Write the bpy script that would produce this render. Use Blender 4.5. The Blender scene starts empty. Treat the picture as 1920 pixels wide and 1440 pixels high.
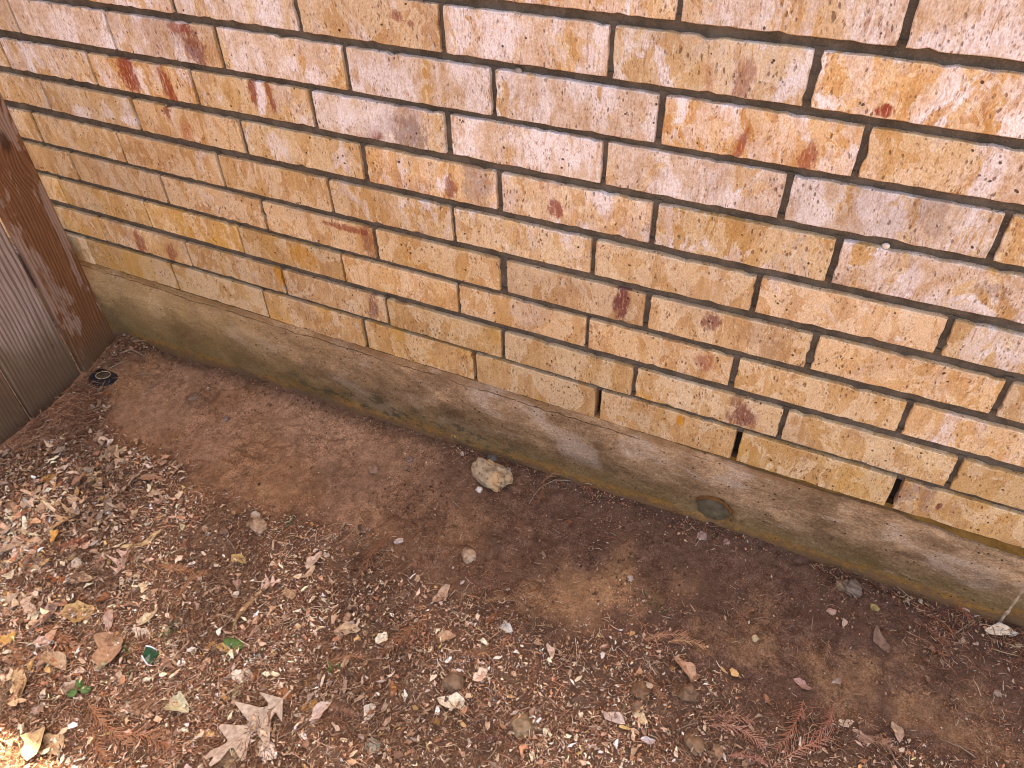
import bpy, math, random
import numpy as np
from mathutils import Matrix, Vector, Euler

random.seed(7)
RNG = np.random.default_rng(11)
S = bpy.context.scene
COL = S.collection

# ------------------------------------------------------------------ camera
CAM = np.array([1.4097966, -0.9641317, 0.9911922])
RC = np.array([[0.8999891, 0.4351812, -0.0252386],
               [0.2727608, -0.6073634, -0.7461308],
               [-0.3400311, 0.6646255, -0.6653208]])      # rows: right, down, forward
FPX = 1450.0
cd = bpy.data.cameras.new('camera')
cam = bpy.data.objects.new('camera', cd)
COL.objects.link(cam)
M = Matrix.Identity(4)
for i in range(3):
    M[i][0] = RC[0][i]; M[i][1] = -RC[1][i]; M[i][2] = -RC[2][i]; M[i][3] = CAM[i]
cam.matrix_world = M
cd.sensor_width = 36.0
cd.lens = FPX / 1920.0 * 36.0
cd.clip_start = 0.02
cd.clip_end = 300.0
S.camera = cam

# ------------------------------------------------------------------ light
SUN_EL = math.radians(77.3)
SUN_AZ = math.radians(4.0)        # sun stands behind the wall (+Y), a touch to the right
w = bpy.data.worlds.new('World'); S.world = w
w.use_nodes = True
nt = w.node_tree
for n in list(nt.nodes): nt.nodes.remove(n)
wo = nt.nodes.new('ShaderNodeOutputWorld')
bg = nt.nodes.new('ShaderNodeBackground')
sky = nt.nodes.new('ShaderNodeTexSky')
sky.sky_type = 'NISHITA'
sky.sun_disc = False
sky.sun_elevation = SUN_EL
sky.sun_rotation = SUN_AZ
sky.air_density = 1.0
sky.dust_density = 3.0
bg.inputs['Strength'].default_value = 0.13
nt.links.new(sky.outputs['Color'], bg.inputs['Color'])
nt.links.new(bg.outputs['Background'], wo.inputs['Surface'])
sl = bpy.data.lights.new('sun', 'SUN')
sl.energy = 4.0
sl.angle = math.radians(0.53)
sl.color = (1.0, 0.94, 0.86)
sun = bpy.data.objects.new('sun', sl)
COL.objects.link(sun)
dirv = Vector((math.sin(SUN_AZ) * math.cos(SUN_EL), math.cos(SUN_AZ) * math.cos(SUN_EL), math.sin(SUN_EL)))
sun.rotation_euler = dirv.to_track_quat('Z', 'Y').to_euler()
sun.location = (0, 3, 6)

S.view_settings.view_transform = 'Standard'
S.view_settings.look = 'None'
S.view_settings.gamma = 1.0
S.view_settings.use_curve_mapping = False
S.view_settings.exposure = 2.27
try:
    S.view_settings.use_white_balance = True
    S.view_settings.white_balance_temperature = 8900
    S.view_settings.white_balance_tint = 16
except Exception:
    pass
S.render.engine = 'CYCLES'
S.cycles.max_bounces = 8
S.cycles.diffuse_bounces = 5
S.cycles.use_denoising = True
S.cycles.pixel_filter_type = 'BLACKMAN_HARRIS'
S.cycles.filter_width = 1.05

# ------------------------------------------------------------------ helpers
def ray(u, v):
    return RC.T @ np.array([(u - 960) / FPX, (v - 720) / FPX, 1.0])

def on_wall(u, v, y=0.0):
    r = ray(u, v); t = (y - CAM[1]) / r[1]
    return CAM + t * r

_TAB = np.random.default_rng(5).random((256, 256))
def vnoise(x, y, scale, seed=0):
    x = np.asarray(x, float) * scale + seed * 17.31; y = np.asarray(y, float) * scale + seed * 9.17
    xi = np.floor(x).astype(int); yi = np.floor(y).astype(int)
    fx = x - xi; fy = y - yi
    fx = fx * fx * (3 - 2 * fx); fy = fy * fy * (3 - 2 * fy)
    a = _TAB[xi & 255, yi & 255]; b = _TAB[(xi + 1) & 255, yi & 255]
    c = _TAB[xi & 255, (yi + 1) & 255]; d = _TAB[(xi + 1) & 255, (yi + 1) & 255]
    return (a * (1 - fx) + b * fx) * (1 - fy) + (c * (1 - fx) + d * fx) * fy
def fbm(x, y, scale, oct=4, seed=0, gain=.5):
    s = 0; a = 1; t = 0
    for o in range(oct):
        s = s + a * vnoise(x, y, scale * 2 ** o, seed + o * 3); t += a; a *= gain
    return s / t
def sstep(a, b, x):
    t = np.clip((np.asarray(x, float) - a) / (b - a), 0, 1)
    return t * t * (3 - 2 * t)

def mesh_obj(name, verts, faces, mat=None, parent=None, smooth=False, link=True):
    me = bpy.data.meshes.new(name)
    me.from_pydata([tuple(map(float, v)) for v in verts], [], faces)
    if smooth:
        me.polygons.foreach_set('use_smooth', [True] * len(me.polygons))
    if mat: me.materials.append(mat)
    o = bpy.data.objects.new(name, me)
    if link: COL.objects.link(o)
    if parent: o.parent = parent
    return o

def np_mesh(name, V, F, mat=None, parent=None, smooth=False, col=None):
    """V (n,3) F (m,k) fixed size faces, col (n,3) vertex base colour"""
    V = np.asarray(V, np.float32); F = np.asarray(F, np.int32)
    me = bpy.data.meshes.new(name)
    k = F.shape[1]
    me.vertices.add(len(V)); me.vertices.foreach_set('co', V.ravel())
    me.loops.add(F.size); me.loops.foreach_set('vertex_index', F.ravel())
    me.polygons.add(len(F))
    me.polygons.foreach_set('loop_start', np.arange(0, F.size, k, dtype=np.int32))
    me.polygons.foreach_set('loop_total', np.full(len(F), k, np.int32))
    if smooth: me.polygons.foreach_set('use_smooth', np.ones(len(F), bool))
    me.update(calc_edges=True)
    if col is not None:
        ca = me.color_attributes.new('Col', 'FLOAT_COLOR', 'POINT')
        c4 = np.ones((len(V), 4), np.float32); c4[:, :3] = col
        ca.data.foreach_set('color', c4.ravel())
    if mat: me.materials.append(mat)
    o = bpy.data.objects.new(name, me); COL.objects.link(o)
    if parent: o.parent = parent
    return o

def grid_faces(nu, nv, flip=False):
    i, j = np.meshgrid(np.arange(nu - 1), np.arange(nv - 1), indexing='ij')
    a = (i * nv + j).ravel()
    f = np.stack([a, a + nv, a + nv + 1, a + 1], 1)
    return f[:, ::-1] if flip else f

def empty(name, loc=(0, 0, 0)):
    o = bpy.data.objects.new(name, None); COL.objects.link(o)
    o.location = loc; o.empty_display_size = .05
    return o
def tag(o, label=None, cat=None, group=None, kind=None):
    if label: o['label'] = label
    if cat: o['category'] = cat
    if group: o['group'] = group
    if kind: o['kind'] = kind
    return o

# ------------------------------------------------------------------ node helper
class NT:
    def __init__(s, name):
        s.m = bpy.data.materials.new(name); s.m.use_nodes = True
        s.t = s.m.node_tree
        for n in list(s.t.nodes): s.t.nodes.remove(n)
        s.out = s.t.nodes.new('ShaderNodeOutputMaterial')
        s.b = s.t.nodes.new('ShaderNodeBsdfPrincipled')
        s.t.links.new(s.b.outputs[0], s.out.inputs['Surface'])
    def put(s, sock, v):
        if hasattr(v, 'is_output') or isinstance(v, bpy.types.NodeSocket): s.t.links.new(v, sock)
        elif v is not None:
            if isinstance(v, (tuple, list)) and len(v) == 3 and sock.type == 'RGBA': v = (*v, 1)
            sock.default_value = v
    def pos(s):
        return s.t.nodes.new('ShaderNodeNewGeometry').outputs['Position']
    def objc(s):
        return s.t.nodes.new('ShaderNodeTexCoord').outputs['Object']
    def rnd(s):
        return s.t.nodes.new('ShaderNodeObjectInfo').outputs['Random']
    def attr(s, name, obj=True):
        n = s.t.nodes.new('ShaderNodeAttribute'); n.attribute_type = 'OBJECT' if obj else 'GEOMETRY'
        n.attribute_name = name; return n
    def mth(s, op, a, b=None, c=None, clamp=False):
        n = s.t.nodes.new('ShaderNodeMath'); n.operation = op; n.use_clamp = clamp
        s.put(n.inputs[0], a)
        if b is not None: s.put(n.inputs[1], b)
        if c is not None: s.put(n.inputs[2], c)
        return n.outputs[0]
    def vm(s, op, a, b=None):
        n = s.t.nodes.new('ShaderNodeVectorMath'); n.operation = op
        s.put(n.inputs[0], a)
        if b is not None:
            if op == 'SCALE': s.put(n.inputs['Scale'], b)
            else: s.put(n.inputs[1], b)
        return n.outputs['Value'] if op in ('LENGTH', 'DOT_PRODUCT') else n.outputs[0]
    def sep(s, v):
        n = s.t.nodes.new('ShaderNodeSeparateXYZ'); s.put(n.inputs[0], v); return n.outputs
    def comb(s, x, y, z):
        n = s.t.nodes.new('ShaderNodeCombineXYZ')
        for i, q in enumerate((x, y, z)): s.put(n.inputs[i], q)
        return n.outputs[0]
    def noise(s, vec, scale, detail=3, rough=.5, dist=0, col=False, w=None):
        n = s.t.nodes.new('ShaderNodeTexNoise'); s.put(n.inputs['Vector'], vec)
        if w is not None:
            n.noise_dimensions = '4D'; s.put(n.inputs['W'], w)
        n.inputs['Scale'].default_value = scale; n.inputs['Detail'].default_value = detail
        n.inputs['Roughness'].default_value = rough; n.inputs['Distortion'].default_value = dist
        return n.outputs['Color' if col else 'Fac']
    def voro(s, vec, scale, feature='F1', out='Distance', rnd=1):
        n = s.t.nodes.new('ShaderNodeTexVoronoi'); n.feature = feature
        s.put(n.inputs['Vector'], vec); n.inputs['Scale'].default_value = scale
        n.inputs['Randomness'].default_value = rnd
        return n.outputs[out]
    def ss(s, x, a, b):
        n = s.t.nodes.new('ShaderNodeMapRange'); n.interpolation_type = 'SMOOTHSTEP'
        s.put(n.inputs['Value'], x); s.put(n.inputs['From Min'], a); s.put(n.inputs['From Max'], b)
        return n.outputs[0]
    def mix(s, f, a, b, mode='MIX'):
        n = s.t.nodes.new('ShaderNodeMix'); n.data_type = 'RGBA'; n.blend_type = mode
        s.put(n.inputs[0], f); s.put(n.inputs[6], a); s.put(n.inputs[7], b)
        return n.outputs[2]
    def bump(s, h, strength=.5, dist=.001, normal=None):
        n = s.t.nodes.new('ShaderNodeBump'); s.put(n.inputs['Height'], h)
        n.inputs['Strength'].default_value = strength; n.inputs['Distance'].default_value = dist
        if normal is not None: s.put(n.inputs['Normal'], normal)
        return n.outputs[0]
    def fin(s, col, rough=.8, normal=None, spec=.3):
        s.put(s.b.inputs['Base Color'], col); s.put(s.b.inputs['Roughness'], rough)
        s.b.inputs['Specular IOR Level'].default_value = spec
        if normal is not None: s.put(s.b.inputs['Normal'], normal)
        return s.m

# ------------------------------------------------------------------ materials
def mat_brick():
    s = NT('brick_clay')
    P = s.pos(); rnd = s.rnd()
    off = s.comb(s.mth('MULTIPLY', rnd, 37.0), s.mth('MULTIPLY', rnd, 11.0), s.mth('MULTIPLY', rnd, 71.0))
    Q = s.vm('ADD', P, off)
    wn = s.vm('SCALE', s.vm('SUBTRACT', s.noise(Q, 22, 2, col=True), (0.5, 0.5, 0.5)), 0.02)
    Qw = s.vm('ADD', Q, wn)
    Qs = s.vm('MULTIPLY', Q, (1, 1, .22))
    Qws = s.vm('MULTIPLY', Qw, (1, 1, .5))
    wh = s.attr('white').outputs['Fac']
    oc = s.attr('ochre').outputs['Fac']
    dk = s.attr('dark').outputs['Fac']
    lf = s.noise(Q, 9, 3)
    vs = s.noise(Qs, 95, 4, .6)
    base = s.mix(s.ss(lf, .35, .65), (0.56, 0.330, 0.150), (0.665, 0.430, 0.225))
    base = s.mix(s.mth('MULTIPLY', s.ss(vs, .48, .72), .55), base, (0.42, 0.215, 0.100))
    base = s.mix(s.mth('MULTIPLY', s.ss(vs, .5, .28), .55), base, (0.72, 0.53, 0.34))
    # faint cream flats on every brick
    cfn = s.noise(s.vm('SCALE', s.vm('ADD', Qws, (5.2, 1.1, 3.3)), s.mth('ADD', .7, rnd)), 20, 6, .62, .8)
    cf = s.ss(cfn, .52, .55)
    base = s.mix(s.mth('MULTIPLY', cf, .55), base, (0.78, 0.60, 0.41))
    crim = s.mth('MULTIPLY', s.ss(cfn, .505, .52), s.ss(cfn, .545, .53))
    base = s.mix(s.mth('MULTIPLY', crim, .55), base, (0.84, 0.70, 0.52))
    # pale slurry patches with crisp borders, stretched downwards
    vsz = s.mth('ADD', .6, s.mth('MULTIPLY', s.mth('FRACT', s.mth('MULTIPLY', rnd, 5.1)), 1.3))
    n1 = s.noise(s.vm('SCALE', Qws, vsz), 17, 7, .62, .5)
    th = s.mth('SUBTRACT', .69, s.mth('MULTIPLY', wh, .31))
    th2 = s.mth('ADD', th, .035)
    patch = s.ss(n1, th, th2)
    haze_ = s.mth('MULTIPLY', s.ss(s.noise(s.vm('MULTIPLY', Q, (1, 1, .3)), 24, 5, .6), .47, .68), s.mth('MULTIPLY', s.mth('POWER', wh, 1.5), 1.0))
    scr = s.noise(Qs, 260, 3, .65)
    mott = s.noise(Q, 60, 4, .6)
    pcol = s.mix(s.ss(mott, .3, .7), (0.62, 0.44, 0.32), (0.80, 0.68, 0.61))
    n1b = s.noise(Qws, 23, 2)
    bright = s.mth('MULTIPLY', s.ss(n1b, .47, .60), s.ss(wh, .15, .6))
    pcol = s.mix(bright, pcol, (0.90, 0.85, 0.89))
    pcol = s.mix(s.mth('MULTIPLY', s.ss(scr, .50, .62), .45), pcol, (0.52, 0.34, 0.22))
    c = s.mix(s.mth('MULTIPLY', patch, .78), base, pcol)
    c = s.mix(s.mth('MULTIPLY', haze_, s.ss(scr, .62, .42)), c, (0.88, 0.81, 0.82))
    # raised pale rim of the patches
    rim = s.mth('MULTIPLY', s.ss(n1, s.mth('SUBTRACT', th, .012), th), s.ss(n1, s.mth('ADD', th, .035), s.mth('ADD', th, .012)))
    rim = s.mth('MULTIPLY', rim, s.mth('MULTIPLY', s.ss(mott, .38, .6), .7))
    c = s.mix(rim, c, (0.86, 0.70, 0.52))
    # thin pale drips
    Qd = s.vm('MULTIPLY', Q, (1, 1, .09))
    dr = s.mth('MULTIPLY', s.ss(s.noise(Qd, 330, 2, .5), .66, .72), s.ss(s.noise(Q, 30, 2), .5, .62))
    c = s.mix(s.mth('MULTIPLY', dr, s.mth('ADD', s.mth('MULTIPLY', wh, .8), .25)), c, (0.86, 0.72, 0.56))
    # ochre wash
    on = s.ss(s.noise(Qws, 14, 3, .6), .46, .68)
    c = s.mix(s.mth('MULTIPLY', on, oc), c, (0.64, 0.36, 0.10))
    # burnt zones
    dn = s.ss(s.noise(Qw, 13, 4, .65), .46, .66)
    c = s.mix(s.mth('MULTIPLY', dn, dk), c, (0.27, 0.14, 0.10))
    # located stains (slots a, b, c)
    sx = s.sep(P)
    wob = s.mth('MULTIPLY', s.mth('SUBTRACT', s.noise(Qws, 85, 6, .75), .5), 2.6)
    for k in 'abc':
        A = s.sep(s.attr('pos_' + k).outputs['Vector']); B = s.sep(s.attr('rad_' + k).outputs['Vector'])
        dz = s.mth('SUBTRACT', sx[2], A[1])
        dx = s.mth('ADD', s.mth('SUBTRACT', sx[0], A[0]), s.mth('MULTIPLY', dz, B[2]))
        ex = s.mth('DIVIDE', dx, s.mth('MAXIMUM', B[0], .0005)); ez = s.mth('DIVIDE', dz, s.mth('MAXIMUM', B[1], .0005))
        d = s.mth('SQRT', s.mth('ADD', s.mth('MULTIPLY', ex, ex), s.mth('MULTIPLY', ez, ez)))
        m = s.ss(s.mth('ADD', d, wob), 1.15, .65)
        m = s.mth('MULTIPLY', s.mth('MULTIPLY', m, A[2]), s.ss(scr, .72, .5))
        c = s.mix(m, c, s.attr('tone_' + k).outputs['Color'])
    # brown mottle in clusters, torn by the wire cut
    mt = s.noise(s.vm('MULTIPLY', Qw, (1, 1, .42)), 150, 4, .7)
    mtm = s.ss(s.noise(s.vm('MULTIPLY', Q, (1, 1, .7)), 19, 4, .65), .42, .62)
    c = s.mix(s.mth('MULTIPLY', s.mth('MULTIPLY', s.ss(mt, .54, .64), mtm), .55), c, (0.36, 0.16, 0.075))
    c = s.mix(s.mth('MULTIPLY', s.mth('MULTIPLY', s.ss(mt, .44, .36), mtm), .45), c, (0.84, 0.68, 0.50))
    br = s.mth('MULTIPLY', s.ss(s.noise(s.vm('ADD', s.vm('MULTIPLY', Q, (1, 1, .07)), (9, 4, 2)), 240, 3, .6), .62, .70), s.ss(s.noise(s.vm('MULTIPLY', Q, (1, 1, .6)), 26, 3), .48, .6))
    c = s.mix(s.mth('MULTIPLY', br, .6), c, (0.38, 0.17, 0.085))
    fg = s.noise(s.vm('MULTIPLY', Q, (1, 1, .5)), 620, 3, .7)
    c = s.mix(1.0, c, s.mix(s.ss(fg, .35, .65), (.80, .77, .73), (1.12, 1.14, 1.16)), 'MULTIPLY')
    # pits and specks
    v1 = s.voro(s.vm('MULTIPLY', Qw, (1, 1, .42)), 150)
    pm = s.ss(s.noise(Q, 30, 4, .65), .45, .60)
    pit = s.mth('MULTIPLY', s.ss(s.mth('ADD', v1, s.mth('MULTIPLY', s.mth('SUBTRACT', s.noise(Q, 330, 2), .5), .25)), .26, .14), pm)
    v2 = s.voro(s.vm('MULTIPLY', Qw, (1, 1, .3)), 300)
    spk = s.mth('MULTIPLY', s.ss(v2, .30, .15), s.ss(s.noise(Q, 34, 4, .65), .45, .58))
    v3 = s.voro(Qw, 62)
    big = s.mth('MULTIPLY', s.ss(v3, .13, .09), s.ss(s.noise(Q, 31, 1), .55, .6))
    c = s.mix(s.mth('MULTIPLY', spk, .62), c, (0.27, 0.115, 0.055))
    c = s.mix(s.mth('MULTIPLY', pit, .72), c, (0.15, 0.06, 0.035))
    c = s.mix(s.mth('MULTIPLY', big, .9), c, (0.045, 0.022, 0.018))
    v4 = s.voro(s.vm('MULTIPLY', Q, (1, 1, .6)), 210)
    lsp = s.mth('MULTIPLY', s.ss(v4, .16, .1), s.ss(s.noise(Q, 50, 2), .58, .66))
    c = s.mix(s.mth('MULTIPLY', lsp, .8), c, (0.88, 0.76, 0.62))
    hs = s.t.nodes.new('ShaderNodeHueSaturation')
    s.put(hs.inputs['Color'], c); s.put(hs.inputs['Value'], s.mth('ADD', s.mth('MULTIPLY', rnd, .24), .87))
    s.put(hs.inputs['Saturation'], s.mth('ADD', .97, s.mth('MULTIPLY', s.mth('FRACT', s.mth('MULTIPLY', rnd, 7.3)), .12)))
    s.put(hs.inputs['Hue'], s.mth('ADD', .4965, s.mth('MULTIPLY', s.mth('FRACT', s.mth('MULTIPLY', rnd, 13.7)), .006)))
    c = hs.outputs[0]
    h = s.mth('ADD', s.mth('MULTIPLY', patch, .35), s.mth('MULTIPLY', vs, .5))
    h = s.mth('ADD', h, s.mth('MULTIPLY', scr, .35))
    h = s.mth('SUBTRACT', h, s.mth('MULTIPLY', pit, 1.2))
    h = s.mth('SUBTRACT', h, s.mth('MULTIPLY', big, 2.0))
    h = s.mth('SUBTRACT', h, s.mth('MULTIPLY', spk, .5))
    return s.fin(c, .62, s.bump(h, .9, .0014), .25)

def mat_mortar(name='mortar', ochre=0):
    s = NT(name); P = s.pos()
    n = s.noise(P, 35, 5, .65); f = s.noise(P, 420, 3, .7)
    a, b = ((0.078, 0.063, 0.049), (0.152, 0.126, 0.103)) if not ochre else ((0.15, 0.075, 0.02), (0.26, 0.15, 0.045))
    c = s.mix(s.ss(n, .3, .7), a, b)
    c = s.mix(s.mth('MULTIPLY', s.ss(f, .55, .75), .5), c, (0.34, 0.28, 0.22) if not ochre else (0.32, 0.2, 0.07))
    v = s.voro(P, 330)
    c = s.mix(s.mth('MULTIPLY', s.ss(v, .2, .1), .55), c, (0.05, 0.035, 0.025))
    return s.fin(c, .92, s.bump(s.mth('ADD', f, s.mth('MULTIPLY', n, 2)), .9, .0015), .15)

def mat_concrete():
    s = NT('concrete'); P = s.pos()
    Ph = s.vm('MULTIPLY', P, (.55, 1, 1))
    x = s.sep(P)
    n = s.noise(Ph, 22, 6, .62, .4); n2 = s.noise(P, 6, 4, .6); f = s.noise(s.vm('MULTIPLY', P, (.7, 1, 1)), 150, 6, .78)
    n3 = s.noise(Ph, 11, 5, .6, .8)
    c = s.mix(s.ss(n, .30, .70), (0.20, 0.128, 0.080), (0.39, 0.270, 0.175))
    c = s.mix(s.mth('MULTIPLY', s.ss(f, .45, .60), .34), c, (0.11, 0.070, 0.042))
    c = s.mix(s.mth('MULTIPLY', s.ss(f, .46, .34), .3), c, (0.45, 0.34, 0.24))
    n5 = s.noise(s.vm('MULTIPLY', P, (.5, 1, 1)), 9, 6, .65, 1.0)
    c = s.mix(1.0, c, s.mix(s.ss(n5, .3, .7), (.60, .56, .50), (1.30, 1.27, 1.23)), 'MULTIPLY')
    # pale pinkish bloom patches
    c = s.mix(s.mth('MULTIPLY', s.ss(n3, .54, .68), .6), c, (0.46, 0.37, 0.31))
    # yellow-green tint towards the corner
    lf = s.mth('MULTIPLY', s.ss(x[0], .75, .0), s.ss(n2, .3, .6))
    c = s.mix(s.mth('MULTIPLY', lf, .6), c, (0.46, 0.325, 0.155))
    up = s.ss(s.mth('ADD', x[2], s.mth('MULTIPLY', s.mth('SUBTRACT', s.noise(Ph, 16, 6, .7), .5), .16)), -.13, -.05)
    c = s.mix(1.0, c, s.mix(up, (.70, .66, .60), (1.22, 1.18, 1.16)), 'MULTIPLY')
    sk = s.noise(s.vm('MULTIPLY', P, (.26, 1, 1)), 60, 7, .8)
    c = s.mix(s.mth('MULTIPLY', s.ss(sk, .54, .62), s.mth('MULTIPLY', s.ss(x[0], .9, 1.6), .6)), c, (0.13, 0.085, 0.05))
    c = s.mix(s.mth('MULTIPLY', s.ss(sk, .44, .36), s.mth('MULTIPLY', s.ss(x[0], .9, 1.5), .5)), c, (0.55, 0.42, 0.30))
    # stain band along the soil line
    hz = s.mth('ADD', x[2], s.mth('MULTIPLY', s.mth('SUBTRACT', n, .5), .05))
    gl = s.mth('ADD', -.212, s.mth('MULTIPLY', x[0], .024))
    d = s.mth('SUBTRACT', hz, gl)
    c = s.mix(s.mth('MULTIPLY', s.ss(d, .085, .02), .5), c, (0.17, 0.115, 0.045))
    c = s.mix(s.mth('MULTIPLY', s.mth('MULTIPLY', s.ss(d, .035, .008), s.ss(n2, .36, .5)), .85), c, (0.36, 0.17, 0.035))
    # dark mould on the middle stretch
    mo = s.mth('MULTIPLY', s.ss(s.noise(s.vm('MULTIPLY', P, (.5, 1, 1)), 45, 5, .75), .50, .60), s.mth('MULTIPLY', s.ss(d, .10, .04), s.mth('MULTIPLY', s.ss(x[0], .15, .5), s.ss(x[0], 1.05, .8))))
    c = s.mix(s.mth('MULTIPLY', mo, .9), c, (0.060, 0.052, 0.030))
    cg = s.noise(s.vm('MULTIPLY', P, (.6, 1, 1)), 480, 3, .7)
    c = s.mix(1.0, c, s.mix(s.ss(cg, .36, .64), (.72, .70, .67), (1.20, 1.21, 1.22)), 'MULTIPLY')
    v = s.voro(P, 70); pit = s.mth('MULTIPLY', s.ss(v, .14, .09), s.ss(s.noise(P, 14, 2), .42, .54))
    v2 = s.voro(P, 260); pit2 = s.mth('MULTIPLY', s.ss(v2, .2, .1), s.ss(s.noise(P, 30, 2), .5, .62))
    c = s.mix(s.mth('MULTIPLY', pit, .9), c, (0.03, 0.02, 0.013))
    c = s.mix(s.mth('MULTIPLY', pit2, .6), c, (0.07, 0.045, 0.03))
    gs = s.mth('MULTIPLY', s.ss(s.voro(P, 8), .10, .05), s.ss(s.noise(P, 240, 3, .7), .5, .62))
    c = s.mix(s.mth('MULTIPLY', gs, .8), c, (0.62, 0.45, 0.18))
    ck = s.mth('ABSOLUTE', s.mth('ADD', s.mth('ADD', x[2], .013), s.mth('MULTIPLY', s.mth('SUBTRACT', s.noise(s.comb(x[0], 0, 0), 14, 6, .65), .5), .028)))
    ckm = s.mth('MULTIPLY', s.ss(ck, .0011, .0004), s.mth('MULTIPLY', s.ss(s.noise(s.comb(x[0], 3, 0), 7, 2), .38, .5), s.ss(x[0], 1.32, 1.25)))
    c = s.mix(s.mth('MULTIPLY', ckm, .8), c, (0.05, 0.028, 0.016))
    rs = s.mth('MULTIPLY', s.ss(s.mth('ADD', x[2], s.mth('MULTIPLY', s.noise(Ph, 40, 4, .6), .03)), -.004, .014), s.ss(n2, .4, .55))
    c = s.mix(s.mth('MULTIPLY', rs, .7), c, (0.20, 0.095, 0.035))
    sp = s.mth('MULTIPLY', s.ss(s.mth('ADD', d, s.mth('MULTIPLY', s.mth('SUBTRACT', s.noise(P, 70, 5, .7), .5), .07)), .022, .008), .8)
    c = s.mix(sp, c, (0.15, 0.088, 0.055))
    h = s.mth('ADD', s.mth('MULTIPLY', n, 1.4), s.mth('MULTIPLY', f, .8))
    h = s.mth('SUBTRACT', h, s.mth('MULTIPLY', ckm, 1.5))
    h = s.mth('SUBTRACT', h, s.mth('MULTIPLY', pit, 2.0))
    return s.fin(c, .72, s.bump(h, 1.0, .002), .2)

def mat_wood():
    s = NT('fence_wood'); P = s.pos(); rnd = s.rnd()
    off = s.comb(0, s.mth('MULTIPLY', rnd, 13.0), s.mth('MULTIPLY', rnd, 31.0))
    Q = s.vm('ADD', P, off)
    wet = s.attr('wet').outputs['Fac']
    x = s.sep(P)
    # knot bends the grain
    K = s.sep(s.attr('knot').outputs['Vector'])
    dy = s.mth('SUBTRACT', x[1], K[0]); dz = s.mth('MULTIPLY', s.mth('SUBTRACT', x[2], K[1]), .45)
    kd = s.mth('SQRT', s.mth('ADD', s.mth('MULTIPLY', dy, dy), s.mth('MULTIPLY', dz, dz)))
    kf = s.mth('MULTIPLY', s.ss(kd, .06, .0), K[2])
    Qg = s.vm('MULTIPLY', Q, (1, 1, .045))
    warp = s.noise(s.vm('MULTIPLY', Q, (1, 1, .25)), 9, 3)
    co = s.mth('ADD', s.mth('MULTIPLY', s.sep(Q)[1], 1.0), s.mth('MULTIPLY', warp, .040))
    co = s.mth('ADD', co, s.mth('MULTIPLY', kf, s.mth('MULTIPLY', kd, .9)))
    wv = s.mth('SINE', s.mth('MULTIPLY', co, s.mth('ADD', 620, s.mth('MULTIPLY', wet, 260))))
    wv = s.mth('ADD', s.mth('MULTIPLY', wv, .5), .5)
    wide = s.noise(Qg, 55, 3, .6)
    fine = s.noise(Qg, 420, 4, .7)
    late = s.mth('MULTIPLY', s.ss(wv, .40, .85), s.ss(wide, .30, .5))
    dry = s.mix(s.ss(fine, .3, .7), (0.30, 0.225, 0.195), (0.46, 0.36, 0.325))
    dry = s.mix(s.mth('MULTIPLY', late, .8), dry, (0.15, 0.095, 0.072))
    wt = s.mix(s.ss(fine, .3, .7), (0.155, 0.065, 0.030), (0.260, 0.115, 0.055))
    wt = s.mix(s.mth('MULTIPLY', late, .55), wt, (0.062, 0.025, 0.014))
    # dried patches on the wet board
    dp = s.ss(s.noise(s.vm('MULTIPLY', Q, (1, 1, .3)), 11, 5, .65, .7), .50, .545)
    wd = s.mix(s.mth('MULTIPLY', dp, .8), wt, s.mix(s.mth('MULTIPLY', late, .6), (0.36, 0.245, 0.20), (0.17, .10, .07)))
    lowz = s.mth('ADD', x[2], s.mth('MULTIPLY', s.noise(s.vm('MULTIPLY', Q, (1, 1, .3)), 16, 4, .6), .25))
    dampd = s.ss(lowz, .10, .0)
    dr2 = s.mix(s.mth('MULTIPLY', dampd, .85), dry, s.mix(s.mth('MULTIPLY', late, .6), (0.17, 0.115, 0.07), (0.085, 0.05, 0.028)))
    c = s.mix(wet, dr2, wd)
    # soil splash along the foot
    fo = s.ss(s.mth('ADD', x[2], s.mth('MULTIPLY', s.mth('SUBTRACT', s.noise(s.vm('MULTIPLY', P, (1, 1, .5)), 26, 5, .65), .5), .14)), -.09, -.22)
    c = s.mix(s.mth('MULTIPLY', fo, .75), c, (0.12, 0.070, 0.042))
    c = s.mix(s.mth('MULTIPLY', s.mth('MULTIPLY', s.ss(kd, .014, .006), K[2]), .8), c, (0.05, 0.022, 0.014))
    sp = s.mth('MULTIPLY', s.ss(s.voro(s.vm('MULTIPLY', Q, (1, 1, .4)), 45), .13, .08), s.ss(s.noise(Q, 11, 2), .5, .6))
    c = s.mix(s.mth('MULTIPLY', sp, .6), c, (0.05, 0.03, 0.02))
    h = s.mth('ADD', s.mth('MULTIPLY', wv, -.6), s.mth('MULTIPLY', fine, 1.2))
    rg = s.mth('SUBTRACT', .72, s.mth('MULTIPLY', wet, .18))
    return s.fin(c, rg, s.bump(h, .6, .001), .3)

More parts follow.
